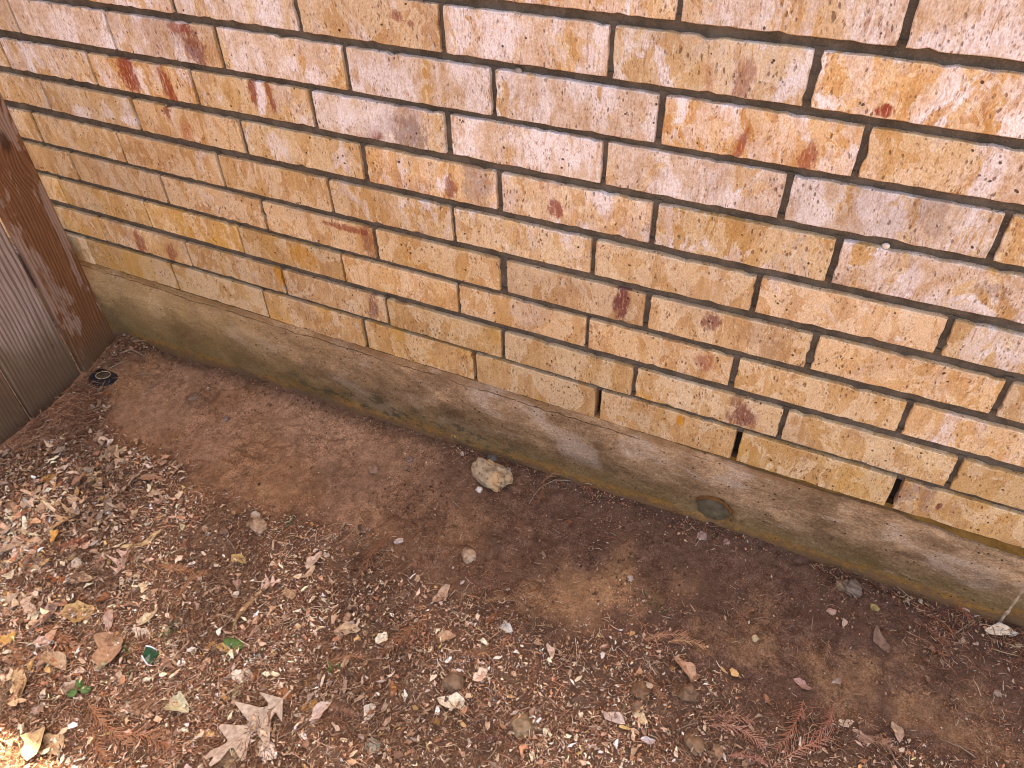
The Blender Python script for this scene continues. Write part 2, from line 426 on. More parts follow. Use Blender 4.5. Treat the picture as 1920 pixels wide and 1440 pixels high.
def mat_soil():
    s = NT('soil'); P = s.pos()
    c = s.attr('Col', False).outputs['Color']
    n = s.noise(P, 45, 5, .65); f = s.noise(P, 330, 4, .7); g = s.noise(P, 900, 2, .6)
    c0 = c
    c = s.mix(1.0, c, s.mix(s.ss(n, .32, .68), (.66, .63, .60), (1.32, 1.33, 1.34)), 'MULTIPLY')
    c = s.mix(1.0, c, s.mix(s.ss(f, .38, .62), (.62, .58, .55), (1.34, 1.36, 1.38)), 'MULTIPLY')
    c = s.mix(1.0, c, s.mix(s.ss(g, .38, .62), (.72, .70, .68), (1.24, 1.25, 1.26)), 'MULTIPLY')
    cl = s.noise(s.vm('ADD', P, (4, 7, 0)), 130, 4, .7)
    c = s.mix(s.mth('MULTIPLY', s.ss(cl, .55, .64), .7), c, (0.065, 0.035, 0.025))
    smooth = s.ss(s.noise(P, 9, 4, .6), .62, .40)
    c = s.mix(s.mth('MULTIPLY', smooth, .42), c, c0)
    v = s.voro(P, 210); dk = s.mth('MULTIPLY', s.ss(v, .22, .1), s.ss(s.noise(P, 24, 3), .47, .6))
    c = s.mix(s.mth('MULTIPLY', dk, .6), c, (0.045, 0.025, 0.017))
    v2 = s.voro(s.vm('ADD', P, (3.1, 1.7, 0)), 320); lt = s.mth('MULTIPLY', s.ss(v2, .13, .07), s.ss(s.noise(P, 18, 2), .5, .6))
    c = s.mix(s.mth('MULTIPLY', lt, .7), c, (0.50, 0.38, 0.27))
    h = s.mth('ADD', s.mth('MULTIPLY', n, 3.0), s.mth('ADD', f, s.mth('MULTIPLY', g, .5)))
    return s.fin(c, .78, s.bump(h, .8, .0018), .15)

def mat_litter(name, obj):
    s = NT(name); P = s.pos()
    a = s.attr('tint' if obj else 'Col', obj).outputs['Color']
    rnd = s.rnd()
    n = s.noise(P, 140, 4, .6); m = s.noise(P, 650, 2, .6)
    c = s.mix(1.0, a, s.mix(s.ss(n, .25, .75), (.66, .63, .60), (1.22, 1.22, 1.22)), 'MULTIPLY')
    c = s.mix(s.mth('MULTIPLY', s.ss(m, .62, .75), .5), c, (0.07, 0.04, 0.025))
    if obj:
        O = s.sep(s.objc())
        rib = s.ss(s.mth('ABSOLUTE', O[1]), .0009, .0003)
        vein = s.mth('SINE', s.mth('MULTIPLY', s.mth('SUBTRACT', O[0], s.mth('MULTIPLY', s.mth('ABSOLUTE', O[1]), .9)), 620))
        c = s.mix(s.mth('MULTIPLY', s.ss(vein, .86, 1.0), .14), c, (0.22, 0.14, 0.09))
        c = s.mix(s.mth('MULTIPLY', rib, .35), c, (0.16, 0.09, 0.05))
    gn = s.t.nodes.new('ShaderNodeNewGeometry').outputs['Backfacing']
    c = s.mix(s.mth('MULTIPLY', gn, .35), c, (0.52, 0.43, 0.36))
    m_ = s.fin(c, .72, s.bump(n, .4, .0008), .22)
    return m_

def mat_simple(name, col, rough=.6, var=.3, scale=80, spec=.4, bump=.5, obj=False, metal=0):
    s = NT(name); P = s.pos()
    base = s.attr('tint').outputs['Color'] if obj else tuple(col)
    n = s.noise(P, scale, 5, .6); f = s.noise(P, scale * 7, 3, .6)
    lo, hi = 1 - var, 1 + var
    c = s.mix(1.0, base, s.mix(s.ss(n, .25, .75), (lo,) * 3, (hi,) * 3), 'MULTIPLY')
    c = s.mix(s.mth('MULTIPLY', s.ss(f, .6, .72), var), c, tuple(x * .35 for x in col))
    s.b.inputs['Metallic'].default_value = metal
    return s.fin(c, rough, s.bump(s.mth('ADD', n, s.mth('MULTIPLY', f, .4)), bump, .001), spec)

MB = mat_brick(); MM = mat_mortar(); MO = mat_mortar('rusty_mortar', 1); MC = mat_concrete(); MW = mat_wood(); MS = mat_soil()
ML = mat_litter('dry_leaf_bits', False); MLO = mat_litter('dry_leaf', True)
def mat_rock():
    s = NT('limestone'); P = s.pos()
    n = s.noise(P, 60, 6, .7); m = s.noise(P, 28, 3)
    c = s.mix(s.ss(n, .3, .7), (.26, .19, .12), (.56, .42, .28))
    c = s.mix(s.mth('MULTIPLY', s.ss(m, .5, .62), .6), c, (.62, .36, .17))
    c = s.mix(s.mth('MULTIPLY', s.ss(s.noise(s.vm('ADD', P, (2, 1, 0)), 90, 5, .75), .55, .64), .85), c, (.07, .05, .035))
    return s.fin(c, .9, s.bump(n, 1.0, .004), .15)
MSTONE = mat_rock()
MPEB = mat_simple('pebble', (0.3, 0.2, 0.13), .6, .35, 110, .35, .5, obj=True)
MDARK = mat_simple('cavity_shade', (0.02, 0.015, 0.012), .95, .2)  # near-black, stands in for the darkness inside the wall
MGRASS = mat_simple('green_blade', (0.12, 0.22, 0.04), .5, .35, 120, .4, .3)
MGREEN = mat_simple('soft_green_sprig', (0.10, 0.20, 0.11), .6, .3, 150)
MPLUG = mat_simple('plug_stone', (0.11, 0.088, 0.056), .6, .45, 60, .35, 1.0)
MRUST = mat_simple('rusty_rim', (0.17, 0.065, 0.018), .8, .4, 90, .2, .8)
MTWIG = mat_simple('twig_bark', (0.27, 0.19, 0.14), .75, .35, 200)

# ================================================================== SOIL
WX = [-3, -.6, -.2, 0, .27, .48, .705, .9, 1.08, 1.27, 1.39, 1.53, 1.8, 3]
WZ = [-.24, -.238, -.232, -.224, -.199, -.204, -.198, -.189, -.186, -.177, -.171, -.179, -.178, -.18]
def gbase(x, y):
    x = np.asarray(x, float); y = np.asarray(y, float)
    d = np.clip(-y, 0, 60)
    zw = np.interp(x, WX, WZ)
    z = zw - .165 * (1 - np.exp(-d / 1.2))
    # heap of debris in the fence corner and along the foot of the fence
    z = z + .026 * np.exp(-((x + .17) ** 2 / .010 + (y + .05) ** 2 / .012))
    return z
LB = [(-80, 905), (0, 850), (60, 800), (150, 745), (205, 760), (215, 830), (330, 862), (370, 925), (480, 950), (560, 980), (690, 985), (740, 1070),
      (850, 1095), (900, 1110), (1010, 1135), (1060, 1185), (1200, 1185), (1290, 1230), (1400, 1290), (1500, 1330), (1650, 1370), (1800, 1420), (2050, 1490)]
def on_ground0(u, v):
    r = ray(u, v); t = (-.3 - CAM[2]) / r[2]
    for _ in range(12):
        p = CAM + t * r
        t = (float(gbase(p[0], p[1])) - CAM[2]) / r[2]
    return CAM + t * r
LBW = np.array([on_ground0(u, v)[:2] for u, v in LB])
def litter_sd(x, y):
    """>0 inside the leaf litter (metres)"""
    x = np.asarray(x, float); y = np.asarray(y, float)
    best = np.full(x.shape, 1e9); sgn = np.zeros(x.shape)
    for a, b in zip(LBW[:-1], LBW[1:]):
        e = b - a; L = e @ e
        t = np.clip(((x - a[0]) * e[0] + (y - a[1]) * e[1]) / L, 0, 1)
        dx = x - a[0] - t * e[0]; dy = y - a[1] - t * e[1]
        d = np.hypot(dx, dy)
        cr = e[0] * (y - a[1]) - e[1] * (x - a[0])
        m = d < best
        best = np.where(m, d, best); sgn = np.where(m, -np.sign(cr), sgn)
    return best * sgn
def gz(x, y):
    x = np.asarray(x, float); y = np.asarray(y, float)
    z = gbase(x, y)
    near = np.exp(-np.clip(np.hypot(x - 1, y + .5) - 1.3, 0, 99) / .8)
    sd = litter_sd(x, y)
    lit = sstep(-.01, .05, sd)
    z = z + .016 * (fbm(x, y, 5, 3, 1) - .5) * sstep(0, .12, -y)
    z = z + .006 * (fbm(x, y, 24, 3, 4) - .5)
    z = z + near * lit * (.004 + .016 * (fbm(x, y, 30, 3, 9) - .5))
    rough = sstep(.42, .62, fbm(x, y, 7, 3, 21))
    z = z + near * (.0022 + .004 * rough) * (fbm(x, y, 110, 3, 13) - .5) * 2 * (.6 + lit)
    cr = np.abs(fbm(x * .8 + y * .5, y - x * .3, 9, 3, 33) - .5)
    z = z - near * .004 * np.exp(-(cr / .012) ** 2) * (1 - lit)
    return z
def on_ground(u, v, dz=0.0):
    p = on_ground0(u, v)
    r = ray(u, v)
    for _ in range(4):
        t = (float(gz(p[0], p[1])) + dz - CAM[2]) / r[2]; p = CAM + t * r
    return p
def px2m(u, v, px):
    p = on_ground0(u, v); return px * float(RC[2] @ (p - CAM)) / FPX

def graded(lo, hi, step, far):
    a = list(np.arange(lo, hi + 1e-9, step)); s = step; q = a[-1]
    while q < far: s *= 1.22; q += s; a.append(q)
    s = step; q = a[0]
    while q > -far: s *= 1.22; q -= s; a.insert(0, q)
    return np.array(a)
gx = graded(-.28, 2.15, .0036, 60); gy = graded(-1.25, .03, .0036, 60)
X, Y = np.meshgrid(gx, gy, indexing='ij')
Z = gz(X, Y)
c_brown = np.array([.285, .150, .083]); c_dark = np.array([.135, .074, .051]); c_och = np.array([.42, .235, .120]); c_lit = np.array([.150, .088, .058])
c_dusty = np.array([.40, .235, .155])
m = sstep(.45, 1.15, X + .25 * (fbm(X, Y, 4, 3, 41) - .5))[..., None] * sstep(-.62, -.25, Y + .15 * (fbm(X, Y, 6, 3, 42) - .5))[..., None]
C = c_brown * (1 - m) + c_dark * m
t = sstep(.45, .65, fbm(X, Y, 8, 4, 51))[..., None] * .5 * (1 - m)
C = C * (1 - t) + c_dusty * t
for (u, v, ru, s_) in [(500, 950, 70, .55), (545, 925, 40, .4), (700, 1030, 110, .35), (1070, 1105, 120, .6), (1230, 1110, 110, .8), (1045, 1140, 40, .5), (1150, 1080, 80, .5), (1600, 1290, 90, .55), (1440, 1205, 110, .5), (1780, 1310, 110, .5),
                       (250, 1080, 110, .7), (430, 1180, 60, .6), (350, 1140, 80, .4), (1880, 1400, 60, .5), (860, 1000, 70, .35)]:
    p = on_ground0(u, v); rr = px2m(u, v, ru)
    d = np.hypot(X - p[0], (Y - p[1]) * 1.3) / rr + 2.4 * (fbm(X, Y, 16, 5, 61) - .5)
    k = (sstep(1.2, .1, d) * s_ * .72)[..., None]
    C = C * (1 - k) + c_och * k
lt = sstep(-.01, .05, litter_sd(X, Y))[..., None] * .65
C = C * (1 - lt) + c_lit * lt  # brown under the litter, darkened further to paint shaded gaps between leaves
edge = (sstep(-.030 - .03 * fbm(X, Y, 30, 3, 77), -.002, Y) * .75)[..., None]  # moist strip along the footing, with the crease shade painted in too
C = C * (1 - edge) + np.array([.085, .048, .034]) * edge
for (u, v, ru, s_) in [(700, 1080, 90, .55), (560, 985, 60, .5), (900, 880, 70, .5), (1050, 1010, 120, .4), (1330, 1150, 90, .4), (640, 900, 60, .35), (370, 750, 40, .45), (1560, 1150, 80, .45), (1750, 1200, 110, .5), (330, 880, 50, .5), (230, 660, 60, .6)]:
    p = on_ground0(u, v); rr = px2m(u, v, ru)
    d = np.hypot(X - p[0], (Y - p[1]) * 1.3) / rr + 2.6 * (fbm(X, Y, 18, 5, 67) - .5)
    k = (sstep(1.3, .1, d) * s_)[..., None]
    C = C * (1 - k) + np.array([.085, .045, .032]) * k          # dark blotches in the soil colour
far = sstep(2, 5, np.hypot(X - 1, Y + .5))[..., None]
C = C * (1 - far) + np.array([.22, .14, .085]) * far
V = np.stack([X, Y, Z], -1).reshape(-1, 3)
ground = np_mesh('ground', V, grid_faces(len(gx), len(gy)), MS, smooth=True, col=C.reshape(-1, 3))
tag(ground, 'reddish brown bare soil sloping away from the foot of the wall', kind='structure')

# ================================================================== BRICK WALL
BX = [-.1, .4, .9, 1.4, 1.7]
BLO = {0: [-.02] * 5, 1: [.0742, .0751, .0749, .0730, .0712], 2: [.147, .1457, .145, .145, .1453], 3: [.2245, .2221, .2207, .2202, .2204], 4: [.2995, .2958, .2947, .2962, .2984],
       5: [.3741, .373, .3724, .3722, .3723], 6: [.4507, .4504, .451, .4526, .454], 7: [.5226, .5267, .5289, .5282, .5265], 8: [.6027, .605, .6052, .6033, .6011], 9: [.6803, .6806, .6809, .6813, .6815]}
BUP = {0: [.0045] * 5, 1: [.0872, .0842, .0825, .082, .0824], 2: [.1624, .1605, .1599, .1605, .1615], 3: [.2365, .2327, .2318, .2341, .2373], 4: [.3091, .3077, .3086, .3119, .315],
       5: [.3907, .3876, .3861, .3871, .3889], 6: [.4641, .4643, .4645, .4645, .4646], 7: [.5389, .5377, .5378, .5392, .5406], 8: [.6175, .6166, .6158, .6149, .6144], 9: [.693, .693, .6935, .694, .694]}
NROW = 12
for b in range(10, NROW + 1):
    BLO[b] = [.6805 + (b - 9) * .0762] * 5; BUP[b] = [.6935 + (b - 9) * .0762] * 5
def zlo(b, x): return np.interp(x, BX, BLO[b]) - .0006 * (b > 0)
def zup(b, x): return np.interp(x, BX, BUP[b]) + .0006 * (b > 0)
JX = {1: [-0.182, 0.0804, 0.3372, 0.5883, 0.8378, 1.087, 1.3355, 1.5844], 2: [-0.1043, 0.151, 0.4052, 0.653, 0.9008, 1.1486, 1.3957, 1.6454],
      3: [-0.1862, 0.0683, 0.3195, 0.5671, 0.8146, 1.0599, 1.3053, 1.5545], 4: [-0.1075, 0.146, 0.4, 0.652, 0.9063, 1.1571, 1.407, 1.6533],
      5: [-0.1772, 0.0671, 0.3211, 0.5703, 0.8175, 1.0636, 1.3123, 1.5593], 6: [-0.1015, 0.1435, 0.3993, 0.6553, 0.9056, 1.1527, 1.4009],
      7: [-0.173, 0.068, 0.3157, 0.5702, 0.8217, 1.0723, 1.3221, 1.5707], 8: [-0.0954, 0.1536, 0.3987, 0.6511, 0.9021, 1.1464, 1.3958],
      9: [0.3229, 0.5762, 0.8256, 1.0734, 1.3217], 10: [.405, .655, .905, 1.155, 1.4045], 11: [.33, .58, .83, 1.08, 1.33], 12: [.4, .65, .9, 1.15, 1.4]}
JW = {}            # head joint widths (metres)
for r in JX:
    for i in range(len(JX[r])): JW[(r, round(JX[r][i], 4))] = random.uniform(.0070, .0098)
for r, x, wd in [(1, -.182, .003), (1, .0804, .0065), (1, .3372, .006), (1, .5883, .0085), (1, .8378, .0085), (1, 1.087, .0105), (1, 1.3355, .0098), (1, 1.5844, .0115),
                 (2, -.1043, .003), (2, .151, .0035), (2, .4052, .0065), (2, .653, .006), (2, .9008, .007), (2, 1.1486, .0065), (3, -.1862, .003), (3, .0683, .0032), (3, .3195, .0042), (3, .5671, .0038), (3, .8146, .005), (3, 1.0599, .006),
                 (4, .652, .0085), (4, .9063, .0135), (4, 1.1571, .009), (5, .5703, .0055), (5, .8175, .0055), (6, -.1015, .006), (6, .6553, .012), (7, .8217, .011), (6, .9056, .0095), (5, .3211, .006)]:
    JW[(r, x)] = wd
WEEP = {(1, .8378), (1, 1.087), (1, 1.3355), (1, 1.5844)}
XL, XR = -1.0, 3.0
for r in JX:
    l = JX[r]
    while l[0] > XL + .1: l.insert(0, round(l[0] - .2498, 4)); JW[(r, l[0])] = .008
    while l[-1] < XR - .1: l.append(round(l[-1] + .2498, 4)); JW[(r, l[-1])] = .0085

RED = (0.27, 0.055, 0.035); PUR = (0.20, 0.055, 0.05); SMK = (0.26, 0.155, 0.13); WHT = (0.88, 0.80, 0.82); OCH = (0.62, 0.28, 0.03); PNK = (0.50, 0.18, 0.11); GRY = (0.30, 0.22, 0.19)
STAINS = [(240, 138, 12, 34, .9, RED), (313, 158, 8, 30, .85, RED), (488, 182, 9, 26, 1, WHT), (474, 172, 6, 26, .85, RED), (506, 180, 5, 30, .8, RED), (362, 85, 15, 34, .8, PUR), (332, 52, 18, 8, .7, RED),
          (313, 208, 4, 16, .8, RED), (352, 250, 10, 20, .5, PNK), (765, 250, 28, 34, .75, SMK), (708, 254, 9, 9, .8, RED), (660, 220, 60, 24, .45, WHT), (845, 352, 9, 18, .75, PUR), (893, 350, 20, 38, .6, GRY),
          (1043, 391, 12, 15, .85, RED), (1395, 150, 15, 36, .6, RED), (1330, 150, 6, 40, .5, PNK), (1655, 208, 16, 12, .95, RED), (1390, 275, 8, 30, .7, RED), (1515, 295, 12, 30, .7, RED), (1165, 565, 12, 34, .95, PUR),
          (1335, 603, 15, 14, .8, PUR), (1322, 680, 18, 14, .6, RED), (1392, 782, 22, 22, .85, PUR), (1380, 755, 10, 12, .6, PUR), (262, 455, 7, 18, .75, RED), (322, 475, 6, 16, .75, RED), (650, 428, 35, 5, .8, RED),
          (690, 455, 10, 30, .6, PUR), (700, 577, 7, 26, .75, PUR), (4, 115, 9, 24, .9, PUR), (745, 30, 8, 10, .7, RED), (770, 45, 6, 6, .7, RED), (1700, 925, 18, 20, .6, SMK), (1740, 935, 14, 26, .6, SMK), (1760, 950, 5, 5, .9, PUR),
          (568, 480, 22, 20, .7, OCH), (522, 515, 6, 16, .85, OCH), (1200, 748, 30, 12, .7, OCH), (1275, 790, 8, 10, .8, OCH), (930, 62, 30, 45, .85, WHT), (1000, 275, 26, 36, .8, WHT), (860, 130, 16, 24, .8, WHT),
          (500, 20, 20, 30, .8, WHT), (240, 15, 18, 14, .9, WHT), (1490, 140, 16, 40, .75, WHT), (1830, 70, 40, 26, .85, WHT), (1780, 150, 16, 50, .6, WHT), (1360, 250, 10, 14, .4, WHT), (1750, 380, 30, 50, .45, SMK),
          (1780, 1000, 20, 20, .4, SMK), (120, 50, 22, 28, .7, WHT), (155, 215, 12, 14, .8, WHT), (245, 226, 14, 7, .9, WHT), (520, 275, 16, 20, .6, WHT), (990, 590, 30, 22, .55, (0.62, .5, .42)), (1485, 520, 30, 22, .6, WHT), (1830, 640, 18, 34, .5, WHT),
          (1890, 680, 20, 24, .6, WHT), (1860, 545, 30, 14, .5, SMK), (1540, 320, 14, 20, .4, WHT), (1570, 265, 14, 16, .35, SMK), (590, 140, 12, 16, .7, WHT), (545, 120, 14, 12, .6, WHT), (450, 20, 14, 20, .5, WHT), (1130, 1010, 1, 1, 0, WHT)]
SW = []
for u, v, ru, rv, st, tone in STAINS:
    p = on_wall(u, v)
    a = on_wall(u + ru, v); b = on_wall(u, v + rv)
    SW.append((p[0], p[2], max(abs(a[0] - p[0]), .003) * 1.3, max(abs(b[2] - p[2]), .004) * 1.25, st, tone))
# pale slurry amount and burnt amount of single bricks, found by a pixel inside them
WH_ROW = {1: .10, 2: .16, 3: .20, 4: .26, 5: .34, 6: .55, 7: .72, 8: .82, 9: .80, 10: .78, 11: .75, 12: .75}
BOOST = [(785, 130, 1.0, 0), (1080, 190, .85, 0), (985, 280, .95, .1), (710, 230, .9, .5), (810, 330, .45, .35), (1080, 385, .75, .25), (985, 80, .9, 0), (120, 35, 1.0, 0), (100, 110, .9, 0), (530, 115, .8, 0), (730, 55, .45, .1),
         (1335, 120, .55, .15), (1700, 170, .65, .1), (1760, 300, .75, 0), (1430, 250, .6, .15), (1300, 340, .8, .25), (1680, 400, .75, .3), (1700, 520, .7, .45), (1590, 590, .3, .1), (1395, 440, .5, .05), (740, 400, .5, .15),
         (600, 420, .2, .2), (1055, 480, .45, 0), (1790, 950, .3, .35), (1500, 30, .8, 0), (1830, 60, .85, 0), (1830, 640, .6, 0), (290, 75, .75, .3), (430, 190, .45, .1), (350, 230, .35, .15), (560, 270, .4, 0), (770, 475, .2, .1), (450, 350, .3, 0),
         (1270, 500, .35, .1), (1640, 670, .35, .25), (1800, 830, .45, 0)]
BW = [(on_wall(u, v), a, b) for u, v, a, b in BOOST]

wall = empty('brick_wall', (0, 0, 0))
tag(wall, 'tan brick wall with white slurry patches above the concrete foundation', 'wall')

def brick_mesh(name, q, rng, depth=.088):
    """q: 4 corners (x,z) ll, lr, ur, ul of the face; irregular outline, rounded arris"""
    cx = sum(p[0] for p in q) / 4; cz = sum(p[1] for p in q) / 4
    pts = []
    def edge(a, b, n):
        L = math.hypot(b[0] - a[0], b[1] - a[1]); nx, nz = (b[1] - a[1]) / L, -(b[0] - a[0]) / L
        for i in range(n):
            t = i / n
            j = rng.uniform(-.0009, .0006) + (rng.uniform(-.003, 0) if rng.random() < .09 else 0)
            if i == 0: j = 0
            pts.append([a[0] + (b[0] - a[0]) * t + nx * j, a[1] + (b[1] - a[1]) * t + nz * j, i == 0])
    edge(q[0], q[1], 21); edge(q[1], q[2], 7); edge(q[2], q[3], 21); edge(q[3], q[0], 7)
    rad = rng.uniform(.001, .003)
    for p in pts:
        if p[2]:
            k = rad / .05
            p[0] += (cx - p[0]) * k * .12; p[1] += (cz - p[1]) * k * .4
    n = len(pts)
    y0 = rng.uniform(-.0012, .0012); ty = rng.uniform(-.004, .004); tz = rng.uniform(-.01, .01)
    def yy(x, z): return y0 + (x - cx) * ty + (z - cz) * tz
    V = []; F = []
    for p in pts:
        dx, dz = cx - p[0], cz - p[1]; L = math.hypot(dx, dz)
        ins = .0011
        V.append((p[0] + (ins if dx > 0 else -ins) * min(1, abs(dx) / .03), yy(p[0], p[1]), p[1] + (ins if dz > 0 else -ins) * min(1, abs(dz) / .02)))
    for p in pts: V.append((p[0], yy(p[0], p[1]) + .0012, p[1]))
    for p in pts: V.append((p[0], depth, p[1]))
    F.append(list(range(n)))
    for k in range(2):
        for i in range(n):
            j = (i + 1) % n
            F.append([k * n + j, k * n + i, (k + 1) * n + i, (k + 1) * n + j])
    V = [(x - cx, y, z - cz) for x, y, z in V]
    o = mesh_obj(name, V, F, MB, wall)
    o.location = (cx, 0, cz)
    return o

nb = 0
for r in range(1, NROW + 1):
    l = JX[r]
    for i in range(len(l) - 1):
        a, b = l[i], l[i + 1]
        if b < -.62 or a > 2.5: continue
        rng = random.Random(r * 100 + int(a * 1000))
        ja = JW[(r, round(a, 4))] / 2; jb = JW[(r, round(b, 4))] / 2
        x0, x1 = a + ja, b - jb
        q = [(x0, float(zup(r - 1, x0))), (x1, float(zup(r - 1, x1))), (x1, float(zlo(r, x1))), (x0, float(zlo(r, x0)))]
        o = brick_mesh('brick', q, rng); nb += 1
        zc = (q[0][1] + q[2][1]) / 2
        wh = WH_ROW[r] * rng.uniform(.55, 1.2); dk = max(0, rng.uniform(-.5, .35)); 
        for p, aa, bb in BW:
            if x0 < p[0] < x1 and q[0][1] < p[2] < q[2][1]: wh, dk = aa, bb
        o['white'] = float(min(wh, 1.0)); o['dark'] = float(dk)
        o['ochre'] = float({1: .6, 2: .45, 3: .4, 4: .25, 5: .12}.get(r, 0.0) * rng.uniform(.4, 1.2) * (1.2 if x0 < .8 else .8))
        loc = [s_ for s_ in SW if x0 - .004 < s_[0] < x1 + .004 and q[0][1] - .003 < s_[1] < q[2][1] + .003]
        if not (-.25 < x0 < 1.75 and r <= 10) and rng.random() < .4:
            loc = [(rng.uniform(x0, x1), zc, .012, .03, .7, RED)]
        for k, s_ in zip('abc', loc[:3]):
            o['pos_' + k] = [float(s_[0]), float(s_[1]), float(s_[4])]
            o['rad_' + k] = [float(s_[2]), float(s_[3]), rng.uniform(-.25, .25)]
            o['tone_' + k] = [float(c_) for c_ in s_[5]]

# mortar: bed strips and head joints
mv = []; mf = []
def add_grid(P):
    nu, nv = P.shape[:2]; base = sum(len(q) for q in mv)
    mv.append(P.reshape(-1, 3)); mf.append(grid_faces(nu, nv) + base)
xs = np.arange(-.62, 2.5, .004)
for b in range(1, NROW + 1):
    lo = zlo(b, xs) - .006; hi = zup(b, xs) + .006
    tt = np.linspace(0, 1, 9)
    P = np.zeros((len(xs), 9, 3))
    for j, t in enumerate(tt):
        z = lo + (hi - lo) * t
        cc = (t - .5) * 2
        dpt = .0060 + .0034 * (1 - cc ** 2) + (.0015 if t < .35 else 0) - .001 * t
        P[:, j, 0] = xs; P[:, j, 2] = z
        P[:, j, 1] = dpt + .0022 * (fbm(xs, z, 60, 3, b) - .5) + .0012 * (fbm(xs, z, 240, 2, b + 5) - .5)
    add_grid(P)
for r in range(1, NROW + 1):
    for x in JX[r]:
        if not -.6 < x < 2.45: continue
        if (r, round(x, 4)) in WEEP: continue
        wd = JW[(r, round(x, 4))] / 2 + .003
        zz = np.arange(float(zup(r - 1, x)) - .004, float(zlo(r, x)) + .004, .004)
        xx = np.linspace(x - wd, x + wd, 5)
        A, B = np.meshgrid(xx, zz, indexing='ij')
        P = np.stack([A, .0065 + .003 * (fbm(A, B, 90, 3, r) - .5) + .0012 * np.cos((A - x) / wd * 1.5), B], -1)
        add_grid(P)
np_mesh('mortar', np.concatenate(mv), np.concatenate(mf), MM, wall, smooth=True)
# bed of rust-stained mortar under the lowest course
xs2 = np.arange(-.62, 2.5, .004); tt = np.linspace(-.045, .0075, 9)
A, B = np.meshgrid(xs2, tt, indexing='ij')
np_mesh('mortar_bed', np.stack([A, .004 + .004 * sstep(1.2, 1.6, A) + .003 * (fbm(A, B, 40, 4, 3) - .5), B], -1).reshape(-1, 3), grid_faces(len(xs2), 9), MO, wall, smooth=True)
def box(name, x0, x1, y0, y1, z0, z1, mat, parent=None):
    V = [(x, y, z) for x in (x0, x1) for y in (y0, y1) for z in (z0, z1)]
    F = [(0, 1, 3, 2), (4, 6, 7, 5), (0, 4, 5, 1), (2, 3, 7, 6), (0, 2, 6, 4), (1, 5, 7, 3)]
    return mesh_obj(name, V, F, mat, parent)
box('sheathing', -1.0, 2.6, .089, .2, -.05, 2.3, MDARK, wall)
# upper courses above the photograph, joined
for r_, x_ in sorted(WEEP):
    box('weep_shade', x_ - JW[(r_, x_)] / 2 - .001, x_ + JW[(r_, x_)] / 2 + .001, .022, .086, .0085, .0725, MDARK, wall)  # near-black boxes paint the shade deep inside the weep slots
uv = []; uf = []
for r in range(13, 31):
    z0 = .6935 + (r - 10) * .0762; z1 = z0 + .0632
    x = -1.0 + (0.08 if r % 2 else 0)
    while x < 2.5:
        k = len(uv)
        uv += [(xx, yy, zz) for xx in (x, x + .2405) for yy in (0.0, .08) for zz in (z0, z1)]
        uf += [tuple(k + j for j in f) for f in ((0, 1, 3, 2), (4, 6, 7, 5), (0, 4, 5, 1), (2, 3, 7, 6), (0, 2, 6, 4), (1, 5, 7, 3))]
        x += .2498
up = mesh_obj('upper_courses', uv, uf, MB, wall); up['kind'] = 'stuff'; up['white'] = .7
box('upper_mortar', -1.0, 2.5, .008, .085, .93, 2.27, MM, wall)

# roof edge of the house: it keeps the sun off the wall and the strip of soil
roof = empty('roof_eave', (1, 0, 2.3))
tag(roof, 'painted wooden roof eave projecting above the brick wall', 'roof')
MPNT = mat_simple('eave_paint', (0.62, 0.55, 0.45), .6, .12, 20)
EY = -.20; EZ = 2.36
o = box('soffit', -1.6, 3.6, EY, .3, 2.29, 2.31, MPNT, roof); o.location = (-1, 0, -2.3)
o = box('fascia', -1.6, 3.6, EY - .025, EY - .001, 2.27, EZ, MPNT, roof); o.location = (-1, 0, -2.3)
V = [(-1.6, EY - .03, EZ + .003), (3.6, EY - .03, EZ + .003), (3.6, 4.0, 3.4), (-1.6, 4.0, 3.4), (-1.6, EY - .03, EZ + .028), (3.6, EY - .03, EZ + .028), (3.6, 4.0, 3.43), (-1.6, 4.0, 3.43)]
o = mesh_obj('shingles', V, [(0, 3, 2, 1), (4, 5, 6, 7), (0, 1, 5, 4), (1, 2, 6, 5), (2, 3, 7, 6), (3, 0, 4, 7)], mat_simple('shingle', (.12, .1, .085), .9, .3, 30), roof); o.location = (-1, 0, -2.3)

# ================================================================== FOUNDATION
fnd = empty('foundation', (0, 0, 0))
tag(fnd, 'stained concrete foundation strip between the bricks and the soil', 'foundation')
fx = np.arange(-.8, 2.55, .005); NZ = 56
ftop = np.interp(fx, [-1, .1, .6, 1.2, 1.3, 1.40, 1.50, 1.57, 1.60, 1.62, 1.66, 1.69, 1.74, 1.79, 1.9, 2.6], [.0025, .002, .0035, .0025, -.002, -.003, -.0065, -.004, -.001, -.009, -.010, -.0165, -.018, -.021, -.02, -.018])
ftop = ftop + .002 * (vnoise(fx, fx * 0, 60, 3) - .5) + .0015 * (vnoise(fx, fx * 0, 180, 5) - .5)
T = np.linspace(0, 1, NZ)
A = np.repeat(fx[:, None], NZ, 1); B = ftop[:, None] * (1 - T) + (-.42) * T
Yf = -.0015 + .0045 * (fbm(A * .5, B, 14, 4, 8) - .5) + .0020 * (fbm(A * .5, B, 90, 3, 18) - .5)
Yf = Yf + .003 * sstep(-.012, 0, B - ftop[:, None]) + .0022 * sstep(-.06, -.055, B) * sstep(.12, -.02, A)
PC = on_wall(1335, 958); rr = np.hypot((A - PC[0]) / 1.1, B - PC[2])
Yf = Yf + .010 * sstep(.0345, .0320, rr + .003 * (fbm(A, B, 60, 2, 3) - .5))
for (u, v, r0) in [(1281, 933, .006), (1389, 980, .0065)]:
    q = on_wall(u, v); Yf = Yf + .009 * sstep(r0, r0 * .3, np.hypot(A - q[0], B - q[2]))
